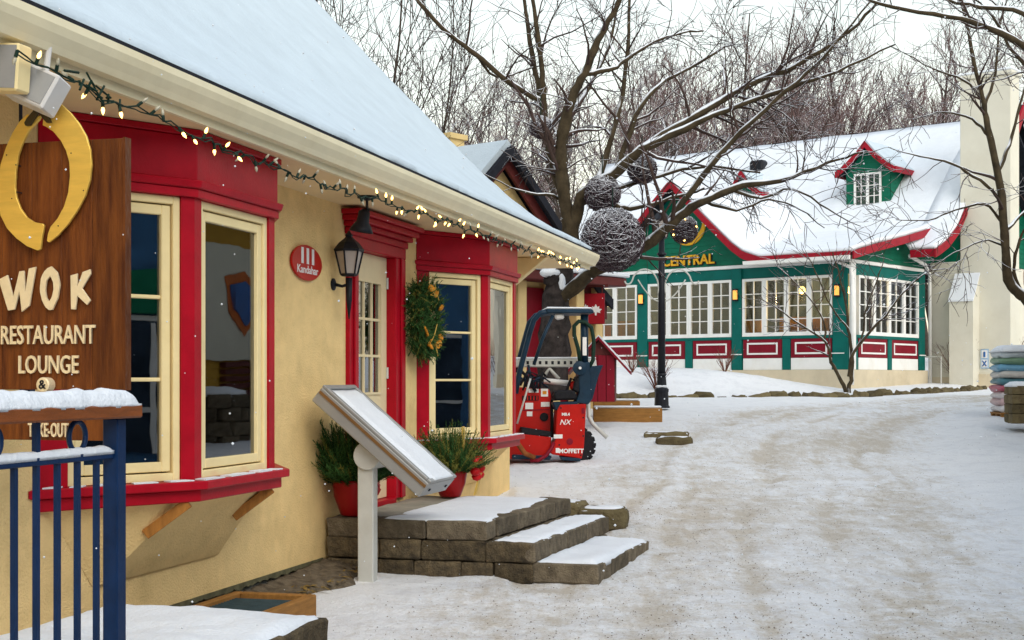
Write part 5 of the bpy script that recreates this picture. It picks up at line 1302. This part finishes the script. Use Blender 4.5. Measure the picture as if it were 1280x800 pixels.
# ================================================================== TREES
def tubes_mesh(name, branches, m):
    V = []; Fq = []; o = 0
    for pts, rad, n in branches:
        P = np.asarray(pts, float); r = np.asarray(rad, float); k = len(P)
        T = np.gradient(P, axis=0); T /= np.linalg.norm(T,axis=1)[:,None]+1e-9
        ref = np.where(np.abs(T[:,2:3])<.92, np.array([[0,0,1.0]]), np.array([[1.0,0,0]])); 
        if np.ptp(np.abs(T[:,2])) > 0: ref = np.repeat(ref[:1],k,0)
        U = np.cross(T,ref); U /= np.linalg.norm(U,axis=1)[:,None]+1e-9; Wv = np.cross(T,U)
        a = np.arange(n)*2*math.pi/n
        rj = np.ones((k,n)) if n < 7 else 1+.09*np.random.default_rng(k*7+n).normal(size=(k,n))
        ring = P[:,None,:]+(r[:,None]*rj)[:,:,None]*(U[:,None,:]*np.cos(a)[None,:,None]+Wv[:,None,:]*np.sin(a)[None,:,None])
        V.append(ring.reshape(-1,3)); i = np.arange(k-1)[:,None]*n; j = np.arange(n)[None,:]; j2 = (j+1)%n
        Fq.append(np.stack([i+j,i+j2,i+n+j2,i+n+j],-1).reshape(-1,4)+o); o += k*n
    V = np.concatenate(V); Fq = np.concatenate(Fq)
    me = bpy.data.meshes.new(name); me.vertices.add(len(V)); me.vertices.foreach_set('co',V.astype(np.float32).ravel())
    me.loops.add(Fq.size); me.loops.foreach_set('vertex_index',Fq.astype(np.int32).ravel()); me.polygons.add(len(Fq))
    me.polygons.foreach_set('loop_start',np.arange(0,Fq.size,4,dtype=np.int32)); me.polygons.foreach_set('use_smooth',np.ones(len(Fq),bool)); me.update(calc_edges=True)
    me.materials.append(m); return me
def rvec(): v = rng.normal(size=3); return v/np.linalg.norm(v)
def unit(v): return v/(np.linalg.norm(v)+1e-9)
def walk(p, d, L, n, wob, up=0.0):
    pts = [np.array(p,float)]; d = unit(np.array(d,float))
    for i in range(n):
        d = unit(d+rvec()*wob+np.array([0,0,up])); pts.append(pts[-1]+d*L/n)
    return np.array(pts)
def sprout(out, pts, r0, r1, level, maxlev, dens, lens, ang, up, wob, rmin, start=.15):
    """grow side branches off a limb, recursively"""
    seg = np.linalg.norm(np.diff(pts,axis=0),axis=1); L = seg.sum(); cnt = max(1,int(rng.poisson(L*dens[level])))
    cum = np.concatenate([[0],np.cumsum(seg)])
    for _ in range(cnt):
        t = start+(1-start)*rng.random()**.8; s = t*L; i = min(len(seg)-1,int(np.searchsorted(cum,s)-1)); i = max(i,0)
        p = pts[i]+(pts[i+1]-pts[i])*((s-cum[i])/max(seg[i],1e-6)); tan = unit(pts[i+1]-pts[i])
        side = unit(np.cross(tan,rvec())); a = ang[level]*(0.7+.6*rng.random()); d = tan*math.cos(a)+side*math.sin(a)
        r = max(rmin,(r0+(r1-r0)*t)*(.38+.22*rng.random())); l_ = lens[level]*(.55+.8*rng.random())*(1-.45*t)
        n = 5 if level < maxlev-1 else 3
        q = walk(p,d,l_,n,wob,up[level]); re = max(rmin*.55,r*.25)
        out.append((q,np.linspace(r,re,n+1),5 if r > .02 else 3))
        if level+1 < maxlev: sprout(out,q,r,re,level+1,maxlev,dens,lens,ang,up,wob,rmin,.1)

# ---- the big tree by the forklift: main limbs from the photograph, twigs grown from them
TY = 23.3
tb = px(693,476,TY); base_z = gz(tb.x,TY)
tree = thing('big_bare_tree', 'large bare tree with snow-lined limbs spreading over the street centre', 'tree', (tb.x,TY,base_z-.1))
T0 = np.array([tb.x,TY,base_z-.1])
def limb(pixels, y0, y1, r0, r1, sub=4):
    n = len(pixels); P = np.array([list(px(x,y,y0+(y1-y0)*i/(n-1))) for i,(x,y) in enumerate(pixels)])
    t = np.linspace(0,n-1,(n-1)*sub+1); out = np.zeros((len(t),3))
    for c in range(3):   # Catmull-Rom
        v = np.concatenate([[2*P[0,c]-P[1,c]],P[:,c],[2*P[-1,c]-P[-2,c]]])
        for k,tt in enumerate(t):
            i = min(int(tt),n-2); f = tt-i; a,b,c_,d = v[i:i+4]; out[k,c] = .5*((2*b)+(-a+c_)*f+(2*a-5*b+4*c_-d)*f*f+(-a+3*b-3*c_+d)*f**3)
    out += rng.normal(size=out.shape)*.008
    return out, np.linspace(r0,r1,len(t))
limbs = [
 ([(693,500),(692,440),(694,395),(700,350),(708,320)],0,0,.27,.20),
 ([(703,366),(694,352),(688,341)],0,-.12,.19,.155),
 ([(708,322),(712,300),(706,251),(692,206),(682,155),(675,113),(665,69),(654,-10)],0,.6,.12,.03),
 ([(708,322),(716,300),(706,250),(702,213),(702,179),(714,124),(730,93),(747,52),(764,21),(780,-12)],.05,-.6,.135,.035),
 ([(677,127),(637,103),(592,65),(551,34),(515,-8)],.3,-.8,.05,.03),
 ([(680,150),(679,110),(675,69),(664,-10)],.3,.1,.06,.03),
 ([(712,300),(722,262),(732,240),(774,212),(801,187),(840,169),(909,137),(988,110),(1046,89),(1120,55)],0,-1.5,.115,.014),
 ([(801,187),(860,150),(943,103),(995,82),(1060,40),(1100,0)],-.6,-1.6,.07,.02),
 ([(704,372),(728,350),(752,334),(804,310),(850,270),(879,251),(930,232),(976,225),(1035,204),(1080,190)],-.1,-2.2,.125,.012),
 ([(804,311),(825,292),(862,242),(909,183),(942,150),(995,103),(1040,60),(1090,0)],-.7,-1.8,.07,.014),
 ([(752,240),(771,257),(796,260),(840,248),(880,236)],-.3,-.9,.055,.02),
 ([(752,241),(776,234),(840,215),(890,208),(950,216)],-.3,.9,.05,.018),
 ([(745,235),(751,213),(771,148),(782,86),(788,-10)],-.3,.8,.06,.025),
 ([(760,235),(768,220),(795,144),(823,106),(850,92),(905,58)],-.4,.2,.06,.02),
 ([(730,93),(770,84),(800,62),(842,44),(880,38)],-.3,.5,.045,.015),
 ([(704,215),(712,150),(735,110),(760,60),(772,0)],.5,1.6,.05,.02),
 ([(702,179),(690,150),(720,160),(690,190)],.5,1.6,.03,.012),
 ([(909,234),(950,246),(990,236),(1035,262),(1075,283)],-1.4,-1.9,.03,.008),
 ([(879,251),(920,262),(960,250),(1000,262),(1030,285)],-1.2,-.6,.028,.008),
 ([(592,65),(620,95),(660,86),(690,80)],-.2,.7,.025,.01),
 ([(706,251),(690,245),(650,238),(600,215)],.2,-.6,.03,.01),
 ([(706,262),(745,250),(790,262)],.3,1.2,.05,.02),
]
big = []; small = []
for i,(pp_,a,b,r0,r1) in enumerate(limbs):
    P,rr = limb(pp_,TY+a,TY+b,r0,r1); P -= T0
    big.append((P,rr*(1+.06*rng.normal(size=len(rr))),11 if i < 2 else 9))
    if i >= 2: sprout(small,P,r0,r1,0,3,(2.3,3.2,3.6),(1.6,.85,.5),(.9,.8,.75),(.01,-.02,-.03),.26,.0065,.2)
trunk = link('trunk', tubes_mesh('trunk', big[:2], M['trunkbark']), None, tree)
mbs = MB(); c_ = big[1][0][-1]; mbs.ball((c_[0]+.0,c_[1]-.02,c_[2]+.0),.175,16,.5); mbs.build('stub_snow', M['snow'], trunk, smooth=True); mbs = MB(); c3 = big[0][0][-5]; mbs.ball((c3[0]+.02,c3[1]-.17,c3[2]-.05),.07,12,2.4); mbs.build('bark_snow', M['snow'], trunk, smooth=True)
link('limbs', tubes_mesh('limbs', big[2:], M['mossbark']), None, tree)
# snow lying along the upper side of the limbs
sn = []
for P,rr,_ in big[2:]:
    T = np.gradient(P,axis=0); hor = np.linalg.norm(T[:,:2],axis=1)/(np.linalg.norm(T,axis=1)+1e-9)
    i = 0
    while i < len(P)-2:
        j = i
        while j < len(P) and hor[j] > .55 and rng.random() < .965: j += 1
        if j-i >= 3:
            Q = P[i:j].copy(); Q[:,2] += rr[i:j]*.72; r_ = rr[i:j]*rng.uniform(.30,.62,size=j-i); r_[0] *= .25; r_[-1] *= .25; sn.append((Q,r_,6))
        i = max(j,i+1)
link('limb_snow', tubes_mesh('limb_snow', sn, M['snow']), None, tree)
stuff(link('twigs', tubes_mesh('twigs', small, M['twig']), None, tree))

# ---- vine balls hung in the tree
def vineball(c, r, label, lights=False):
    o = thing('vine_ball', label, 'ornament', (c.x,c.y,c.z), 0, 'vine balls hung in the tree')
    mb = MB(); mb.ball((0,0,0),r*.90,20); mb.build('core', M['vinecore'], o, smooth=True)
    br = []
    for k in range(int(1500*max(.5,r/.5))):
        ax = rvec(); u = unit(np.cross(ax,rvec())); w_ = np.cross(ax,u); a0 = rng.random()*6.28; sp = .25+rng.random()*.8; lat = rng.normal()*.5
        rad = r*(.88+.15*rng.random()); aa = np.linspace(a0,a0+sp,6)
        P = np.array([unit(u*math.cos(t)+w_*math.sin(t)+ax*lat)*rad*(1+.03*rng.normal()) for t in aa]); br.append((P,np.full(6,.005+.003*rng.random()),3))
    stuff(link('vine', tubes_mesh('vine', br, M['vine']), None, o))
    mb = MB(); mb.tube([(0,0,r*.8),(0,.05,r+.35)],.008,4); mb.build('hanger', M['wire'], o)
    if lights:
        for k in range(9):
            d = rvec(); d[1] = -abs(d[1]); mb = MB(); mb.ball(tuple(d*r*1.0),.018,6); mb.build('fairy_bulb', M['bulb'], o)
    return o
kk = FPX/22.4
vineball(px(766,300,22.3),.485,'large snow-dusted vine ball hanging lowest in the tree, next to the eave end')
vineball(px(753,242,22.9),.29,'medium vine ball in the fork just above the largest one')
vineball(px(803,212,23.2),.235,'vine ball right of the fork on the rising limb')
vineball(px(676,159,23.3),.185,'highest vine ball, set against the left upright stem')
vineball(px(855,287,24.5),.235,'amber-lit vine ball hanging in front of the gold crescent',True)
vineball(px(1046,355,33.0),.12,'tiny vine ball near the corner of the green building') if False else None

# ---- generic bare trees
def bare_tree(seed, H, spread, stems, maxlev, dens, lens, r0, rmin, lean=.18, upb=.10):
    global rng
    rng = np.random.default_rng(seed); bg_, tw = [], []
    for s in range(stems):
        a = rng.random()*6.28; d = np.array([math.cos(a)*lean,math.sin(a)*lean,1.0]); hh = H*(.75+.3*rng.random())
        P = walk((0.12*math.cos(a)*(stems>1),0.12*math.sin(a)*(stems>1),-.15),d,hh,9,.07,.03); rr = np.linspace(r0*(1 if stems==1 else .7),r0*.12,10); bg_.append((P,rr,8))
        n1 = int(hh*spread)
        for k in range(n1):
            t = .22+.75*rng.random(); i = min(8,int(t*9)); f = t*9-i; p = P[i]+(P[i+1]-P[i])*f; tan = unit(P[i+1]-P[i]); sd_ = unit(np.cross(tan,rvec())); an = .5+.35*rng.random()
            d = tan*math.cos(an)+sd_*math.sin(an); l_ = H*.42*(1.08-t)*(.6+.6*rng.random())+.5; r = max(rmin*1.5,rr[i]*(.35+.25*rng.random()))
            q = walk(p,d,l_,7,.13,upb); re = max(rmin,r*.2); bg_.append((q,np.linspace(r,re,8),5)); sprout(tw,q,r,re,0,maxlev,dens,lens,(.7,.65,.6),(.08,.05,.03),.18,rmin,.2)
    return bg_, tw
variants = []
for s_,(H,sp,st) in enumerate(((13,2.2,1),(11,1.9,2),(14,2.0,1),(10,1.7,3),(12,2.0,2))):
    b_,t_ = bare_tree(40+s_,H,sp,st,2,(2.6,3.6),(1.9,1.0),.15,.011,.2,.05)
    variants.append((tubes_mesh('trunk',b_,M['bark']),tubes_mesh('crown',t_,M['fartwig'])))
def place_tree(v, x, y, sc, rz, label, group, name='bare_tree'):
    z = gz(x,y); o = thing(name, label, 'tree', (x,y,z-.1), rz, group); o.scale = (sc,sc,sc)
    link('trunk',variants[v][0],None,o); stuff(link('crown',variants[v][1],None,o)); return o
GT = 'bare woodland trees behind the houses'
lab = 'bare leafless woodland tree standing behind the roofs'
rr_ = random.Random(5); cnt = 0
for (xp,Y,v,sc) in ((640,60,0,1.0),(735,56,2,1.0),(770,62,4,1.1),(812,58,1,1.1),(850,58,0,1.1),(885,53,3,1.2),(905,66,2,1.3),(950,55,0,1.05),(985,60,4,1.2),(1020,54,1,1.05),(1062,62,2,1.2),(1095,56,3,1.15),(1140,60,0,1.15),(1180,66,4,1.25),(1225,58,1,1.05),(1275,64,2,1.2),(1330,60,0,1.2),(690,70,4,1.2),(545,70,2,1.05),(920,72,4,1.3),(1045,75,0,1.3),(790,75,2,1.3),(1160,78,2,1.3),(600,76,0,1.1),(870,84,0,1.4),(990,86,3,1.6),(1110,84,1,1.5),(1215,82,3,1.5)):
    place_tree(v,(xp-CX)/FPX*Y,Y,sc,rr_.random()*6.28,lab,GT)
# upright stems behind the restaurant roof
vb,vt = bare_tree(91,8.5,1.5,5,2,(2.2,2.8),(1.6,.8),.07,.0065,.26,.14)
variants.append((tubes_mesh('trunk',vb,M['bark']),tubes_mesh('crown',vt,M['twig'])))
for (xp,Y,sc,lb_) in ((452,27,1.15,'many-stemmed bare shrub tree rising left above the restaurant roof'),(515,29,1.05,'many-stemmed bare shrub tree rising just behind the middle of the restaurant roof slope'),(590,34,.95,'many-stemmed bare shrub tree behind the chocolate-trimmed gable')):
    place_tree(5,(xp-CX)/FPX*Y,Y,sc,rr_.random()*6.28,lb_,None)

# ---- small multi-stem tree before the green building corner
rng = np.random.default_rng(3)
SY_ = 33.2; b0 = px(1058,491,SY_); o = thing('young_tree', 'small many-stemmed bare tree in the bed before the green building corner', 'tree', (b0.x,b0.y,b0.z-.05)); O_ = np.array(o.location)
st_ = [([(1060,492),(1064,470),(1065,445),(1061,411),(1058,383),(1050,345),(1040,315)],0,.3,.055,.012),([(1058,491),(1050,472),(1039,452),(1032,428),(998,404),(975,388),(950,372)],0,-.5,.05,.01),([(1062,470),(1067,441),(1091,411),(1108,393),(1135,359),(1160,340),(1182,336)],0,-.4,.045,.01),([(1032,428),(1030,405),(1018,380),(985,345),(968,330)],-.2,.2,.03,.008),([(1065,445),(1078,420),(1083,385),(1100,340),(1105,320)],0,.4,.03,.008),([(1061,411),(1040,385),(1020,340),(1012,322)],.1,-.4,.025,.007)]
bl_, tw = [], []
for i,(pp_,a,b,r0,r1) in enumerate(st_):
    P,rr = limb(pp_,SY_+a,SY_+b,r0,r1); P -= O_; bl_.append((P,rr,6)); sprout(tw,P,r0,r1,0,2,(4.0,4.0),(1.1,.55),(.8,.7),(.06,.03),.2,.0075,.3)
link('trunk',tubes_mesh('trunk',bl_,M['mossbark']),None,o); stuff(link('crown',tubes_mesh('crown',tw,M['twig']),None,o))
# ---- tree at the right edge
RY = 24.5; b0 = px(1330,520,RY); o = thing('right_edge_tree', 'slender bare tree leaning in from the right edge before the chimney', 'tree', (b0.x,b0.y,gz(b0.x,b0.y)-.1)); O_ = np.array(o.location)
st_ = [([(1330,530),(1322,440),(1300,395),(1280,372),(1260,350),(1255,295),(1250,230),(1235,160),(1227,120),(1214,60),(1200,-10)],0,-.3,.13,.02),([(1252,250),(1225,225),(1190,205),(1150,195),(1110,185)],-.1,-.6,.035,.008),([(1254,280),(1230,255),(1195,262),(1160,275),(1120,275)],-.1,-.3,.03,.008),([(1247,215),(1262,180),(1275,130),(1290,80)],-.1,.3,.04,.012),([(1238,170),(1215,150),(1180,140),(1140,150)],-.2,.2,.03,.008),([(1254,290),(1275,270),(1300,240)],0,.4,.04,.015),([(1228,125),(1205,100),(1165,85),(1120,60)],-.2,-.6,.028,.007),([(1230,135),(1245,90),(1250,30),(1262,-10)],-.2,.2,.03,.01),([(1280,374),(1268,340),(1275,300),(1290,270)],0,-.2,.04,.015),([(1256,310),(1235,300),(1200,312),(1170,330)],0,-.3,.022,.006)]
bl_, tw = [], []
for i,(pp_,a,b,r0,r1) in enumerate(st_):
    P,rr = limb(pp_,RY+a,RY+b,r0,r1); P -= O_; bl_.append((P,rr,7)); sprout(tw,P,r0,r1,0,3,(2.4,3.4,3.2),(1.2,.7,.42),(.9,.8,.7),(.0,-.03,-.03),.26,.0065,.3 if i else .5)
link('trunk',tubes_mesh('trunk',bl_,M['mossbark']),None,o); stuff(link('crown',tubes_mesh('crown',tw,M['twig']),None,o))
# ---- overhanging limbs of a tree outside the right edge
OY = 19.0; b0 = px(1400,560,OY); o = thing('overhanging_tree', 'bare limbs reaching in at the top right from a tree outside the picture', 'tree', (b0.x,b0.y,gz(b0.x,b0.y)-.1)); O_ = np.array(o.location)
st_ = [([(1400,570),(1398,400),(1385,240),(1360,140),(1320,60),(1290,-40)],0,0,.22,.09),([(1345,110),(1280,58),(1218,29),(1149,14),(1087,0),(1050,-20)],0,-.8,.06,.012),([(1330,75),(1280,17),(1225,8),(1170,-3)],0,.5,.05,.02),([(1352,130),(1310,100),(1270,70),(1240,20),(1210,-10)],0,.8,.04,.012)]
bl_, tw = [], []
for i,(pp_,a,b,r0,r1) in enumerate(st_):
    P,rr = limb(pp_,OY+a,OY+b,r0,r1); P -= O_; bl_.append((P,rr,7))
    if i: sprout(tw,P,r0,r1,0,3,(2.4,3.2,3.0),(1.1,.65,.38),(.85,.8,.7),(-.02,-.03,-.03),.26,.0055,.2)
link('trunk',tubes_mesh('trunk',bl_,M['mossbark']),None,o); stuff(link('crown',tubes_mesh('crown',tw,M['twig']),None,o))
# ---- dry shrubs in the bed
def shrub(x, y, h, n, label):
    global rng
    o = thing('dry_shrub', label, 'shrub', (x,y,gz(x,y)-.03), 0, 'dry shrubs along the houses'); br = []
    for k in range(n):
        a = rng.random()*6.28; d = (math.cos(a)*.5,math.sin(a)*.5,1); P = walk((0,0,0),d,h*(.6+.6*rng.random()),5,.15,.02); br.append((P,np.linspace(.010,.004,6),3)); sprout(br,P,.008,.004,0,1,(5,),(.35,),(.6,),(.05,),.15,.0035,.3)
    stuff(link('stems',tubes_mesh('stems',br,M['redtwig']),None,o)); return o
rng = np.random.default_rng(12)
for (xp,Y,h,n,lb_) in ((820,31.8,.8,34,'reddish dry shrub behind the lamp post'),(906,34.0,.55,20,'low dry shrub under the middle windows of the green building'),(1198,38.8,1.1,24,'tall dry shrub at the foot of the chimney'),(1270,39.0,1.5,40,'reddish dry shrub behind the stacked sacks'),(790,33.0,.5,16,'small dry shrub left of the lamp post')):
    shrub((xp-CX)/FPX*Y,Y,h,n,lb_)
# ================================================================== OPPOSITE SIDE OF THE STREET (seen in the window glass)
o = thing('ochre_building', 'ochre clapboard shop across the street, seen in the near bay glass', 'building', (F2.x,F2.y,0), RZ_L)
P_ = -8.6
mb = MB(); mb.box(17.6,30,P_-5,P_,0,4.9); wl_ = mb.build('wall', M['yellowwall'], o)
mb = MB(); z = .9
while z < 4.9: mb.add([(17.6,P_+.02,z),(30,P_+.02,z),(30,P_+.004,z+.19),(17.6,P_+.004,z+.19)],[(0,1,2,3)]); z += .19
stuff(mb.build('clapboard', M['yellowwall'], wl_, fix=False))
mb = MB(); mb.sheet([[(17.4,P_+.5,4.8),(30.3,P_+.5,4.8)],[(17.4,P_-3,6.2),(30.3,P_-3,6.2)]],.15); mb.build('roof', M['roofsnow_skytint'], o)
mb = MB(); mb.box(23.6,26.6,P_+.03,P_+.09,2.0,4.15); bo = mb.build('pale_banner', mat('pale_banner',(.62,.60,.50),.7,.05,3), o)
sh = [(-.75,.55),(0,.75),(.75,.55),(.62,-.25),(0,-.8),(-.62,-.25)]
mb = MB(); mb.extrude([(25.1+a,P_+.10,3.1+b*.8) for a,b in sh],(0,.02,0)); mb.build('shield', mat('shield_orange',(.5,.12,.02),.6,.2,4), bo)
mb = MB(); mb.extrude([(25.1+a*.75,P_+.125,3.1+b*.55) for a,b in sh],(0,.02,0)); mb.build('shield_field', mat('shield_blue',(.04,.12,.35),.6,.2,4), bo)
for k in range(9):
    mb = MB(); mb.box(24.3,27.4,P_+.03,P_+.10,.75+.14*k,.85+.14*k); mb.build('louvre_slat', M['cocoa'], o)
o = thing('blue_shopfront', 'dark blue shopfront across the street, seen in the near bay glass', 'building', (F2.x,F2.y,0), RZ_L)
mb = MB(); mb.box(-6,17.3,P_-5,P_,0,4.3); mb.build('wall', M['duskblue'], o)
for k in range(10):
    mb = MB(); mb.box(-5+2.3*k,-3.2+2.3*k,P_+.002,P_+.06,.8,2.25); f = mb.build('shop_window', M['room'], o); mb = MB(); mb.box(-5+2.3*k,-3.2+2.3*k,P_+.061,P_+.065,2.27,2.33); mb.build('lintel', M['white'], o); mb = MB(); mb.box(-5+2.3*k,-3.2+2.3*k,P_+.07,P_+.09,1.25,1.30); mb.build('glazing_rail', M['white'], o); mb = MB(); mb.box(-4.2+2.3*k,-4.13+2.3*k,P_+.07,P_+.10,.8,2.25); mb.build('mullion', M['white'], o)
mb = MB(); mb.box(5.4,8.2,P_+.07,P_+.12,2.35,2.85); mb.build('fascia_board', mat('green_fascia',(.01,.20,.10),.5,.1,3), o)
mb = MB(); mb.sheet([[(-6.3,P_+.5,4.2),(17.35,P_+.5,4.2)],[(-6.3,P_-3,5.6),(17.35,P_-3,5.6)]],.15); mb.build('roof', M['roofsnow_skytint'], o)
o = thing('stone_planter', 'round stone planter with snow across the street, seen in the near bay glass', 'planter', W(21.9,7.6,gz(*W(21.9,7.6).xy)-.05), RZ_L)
for r_ in range(4):
    for k in range(9):
        a = 2*math.pi*(k+.5*(r_%2))/9; me = rock_mesh('block',.42,.22,.22,.02,.02,1,k+r_*9); me.materials.append(M['capstone']); q = bpy.data.objects.new('block',me); COL.objects.link(q); q.parent = o; q.location = (.6*math.cos(a),.6*math.sin(a),.11+.225*r_); q.rotation_euler = (0,0,a+math.pi/2)
mb = MB(); mb.lathe([(.1,.85),(.68,.85),(.66,.95),(.4,1.02),(.01,1.04)],(0,0,0),20); mb.build('snow_cap', M['snow'], o, smooth=True)
# warm lamps inside the dining room
o = thing('pendant_lamps', 'small warm pendant lamps inside the dining room behind the near bay glass', 'lamps', (F2.x,F2.y,0), RZ_L)
for (x,y,z) in ((7.4,1.2,2.35),(8.1,1.9,2.3),(13.6,1.0,2.5),(14.0,1.6,2.42),(13.9,.9,2.62)):
    mb = MB(); mb.ball((x,y,z),.03,8); mb.build('bulb', M['bulb'], o); mb = MB(); mb.tube([(x,y,z+.03),(x,y,3.05)],.005,4); mb.build('cord', M['iron'], o)
for (x,y,lb_) in ((7.6,1.5,'small wooden dining table behind the left side of the near bay glass'),(8.6,1.9,'small wooden dining table behind the right side of the near bay glass'),(13.9,1.5,'small wooden dining table behind the far bay glass')):
    mb = MB(); mb.box(x-.4,x+.4,y-.3,y+.3,1.12,1.16); mb.tube([(x,y,.46),(x,y,1.12)],.03,6); t_ = mb.build('dining_table', M['roomwarm'], None); tag(t_, lb_, 'table', 'dining tables inside'); t_.location = (F2.x,F2.y,0); t_.rotation_euler = (0,0,RZ_L)
# ================================================================== GRIT AND FALLING SNOW
mb = MB()
for i in range(4200):
    y = 8.3+16*random.random()**1.5; x = float(road_x(y))+random.gauss(0,1.25); z = None
    i_ = int(np.searchsorted(gy,y)); j_ = int(np.searchsorted(gx,x)); z = float(Zm[i_,j_]); s_ = random.uniform(.003,.0075)
    c = Vector((x,y,z+.002)); mb.add([c+Vector((s_,0,0)),c+Vector((-s_*.6,s_*.8,0)),c+Vector((-s_*.5,-s_*.9,0)),c+Vector((0,0,s_*.9))],[(0,1,3),(1,2,3),(2,0,3)])
tag(mb.build('road_grit', mat('grit',(.16,.12,.08),.9,.5,40), None, fix=False),'brown grit scattered over the packed snow of the street','grit',kind='stuff')
mb = MB()
for i in range(1150):
    y = 2.2+16*random.random()**.8; x = random.uniform(-.40,.40)*y; z = random.uniform(.1,1.6+.33*y); s_ = random.uniform(.0022,.0052)*(1 if y > 4 else .6)
    c = Vector((x,y,z)); mb.add([c+Vector((s_,0,0)),c+Vector((-s_,0,0)),c+Vector((0,s_,0)),c+Vector((0,-s_,0)),c+Vector((0,0,s_)),c+Vector((0,0,-s_))],[(0,2,4),(2,1,4),(1,3,4),(3,0,4),(2,0,5),(1,2,5),(3,1,5),(0,3,5)])
tag(mb.build('falling_snow', M['snow'], None, fix=False),'light snowflakes falling through the air','snowflakes',kind='stuff')
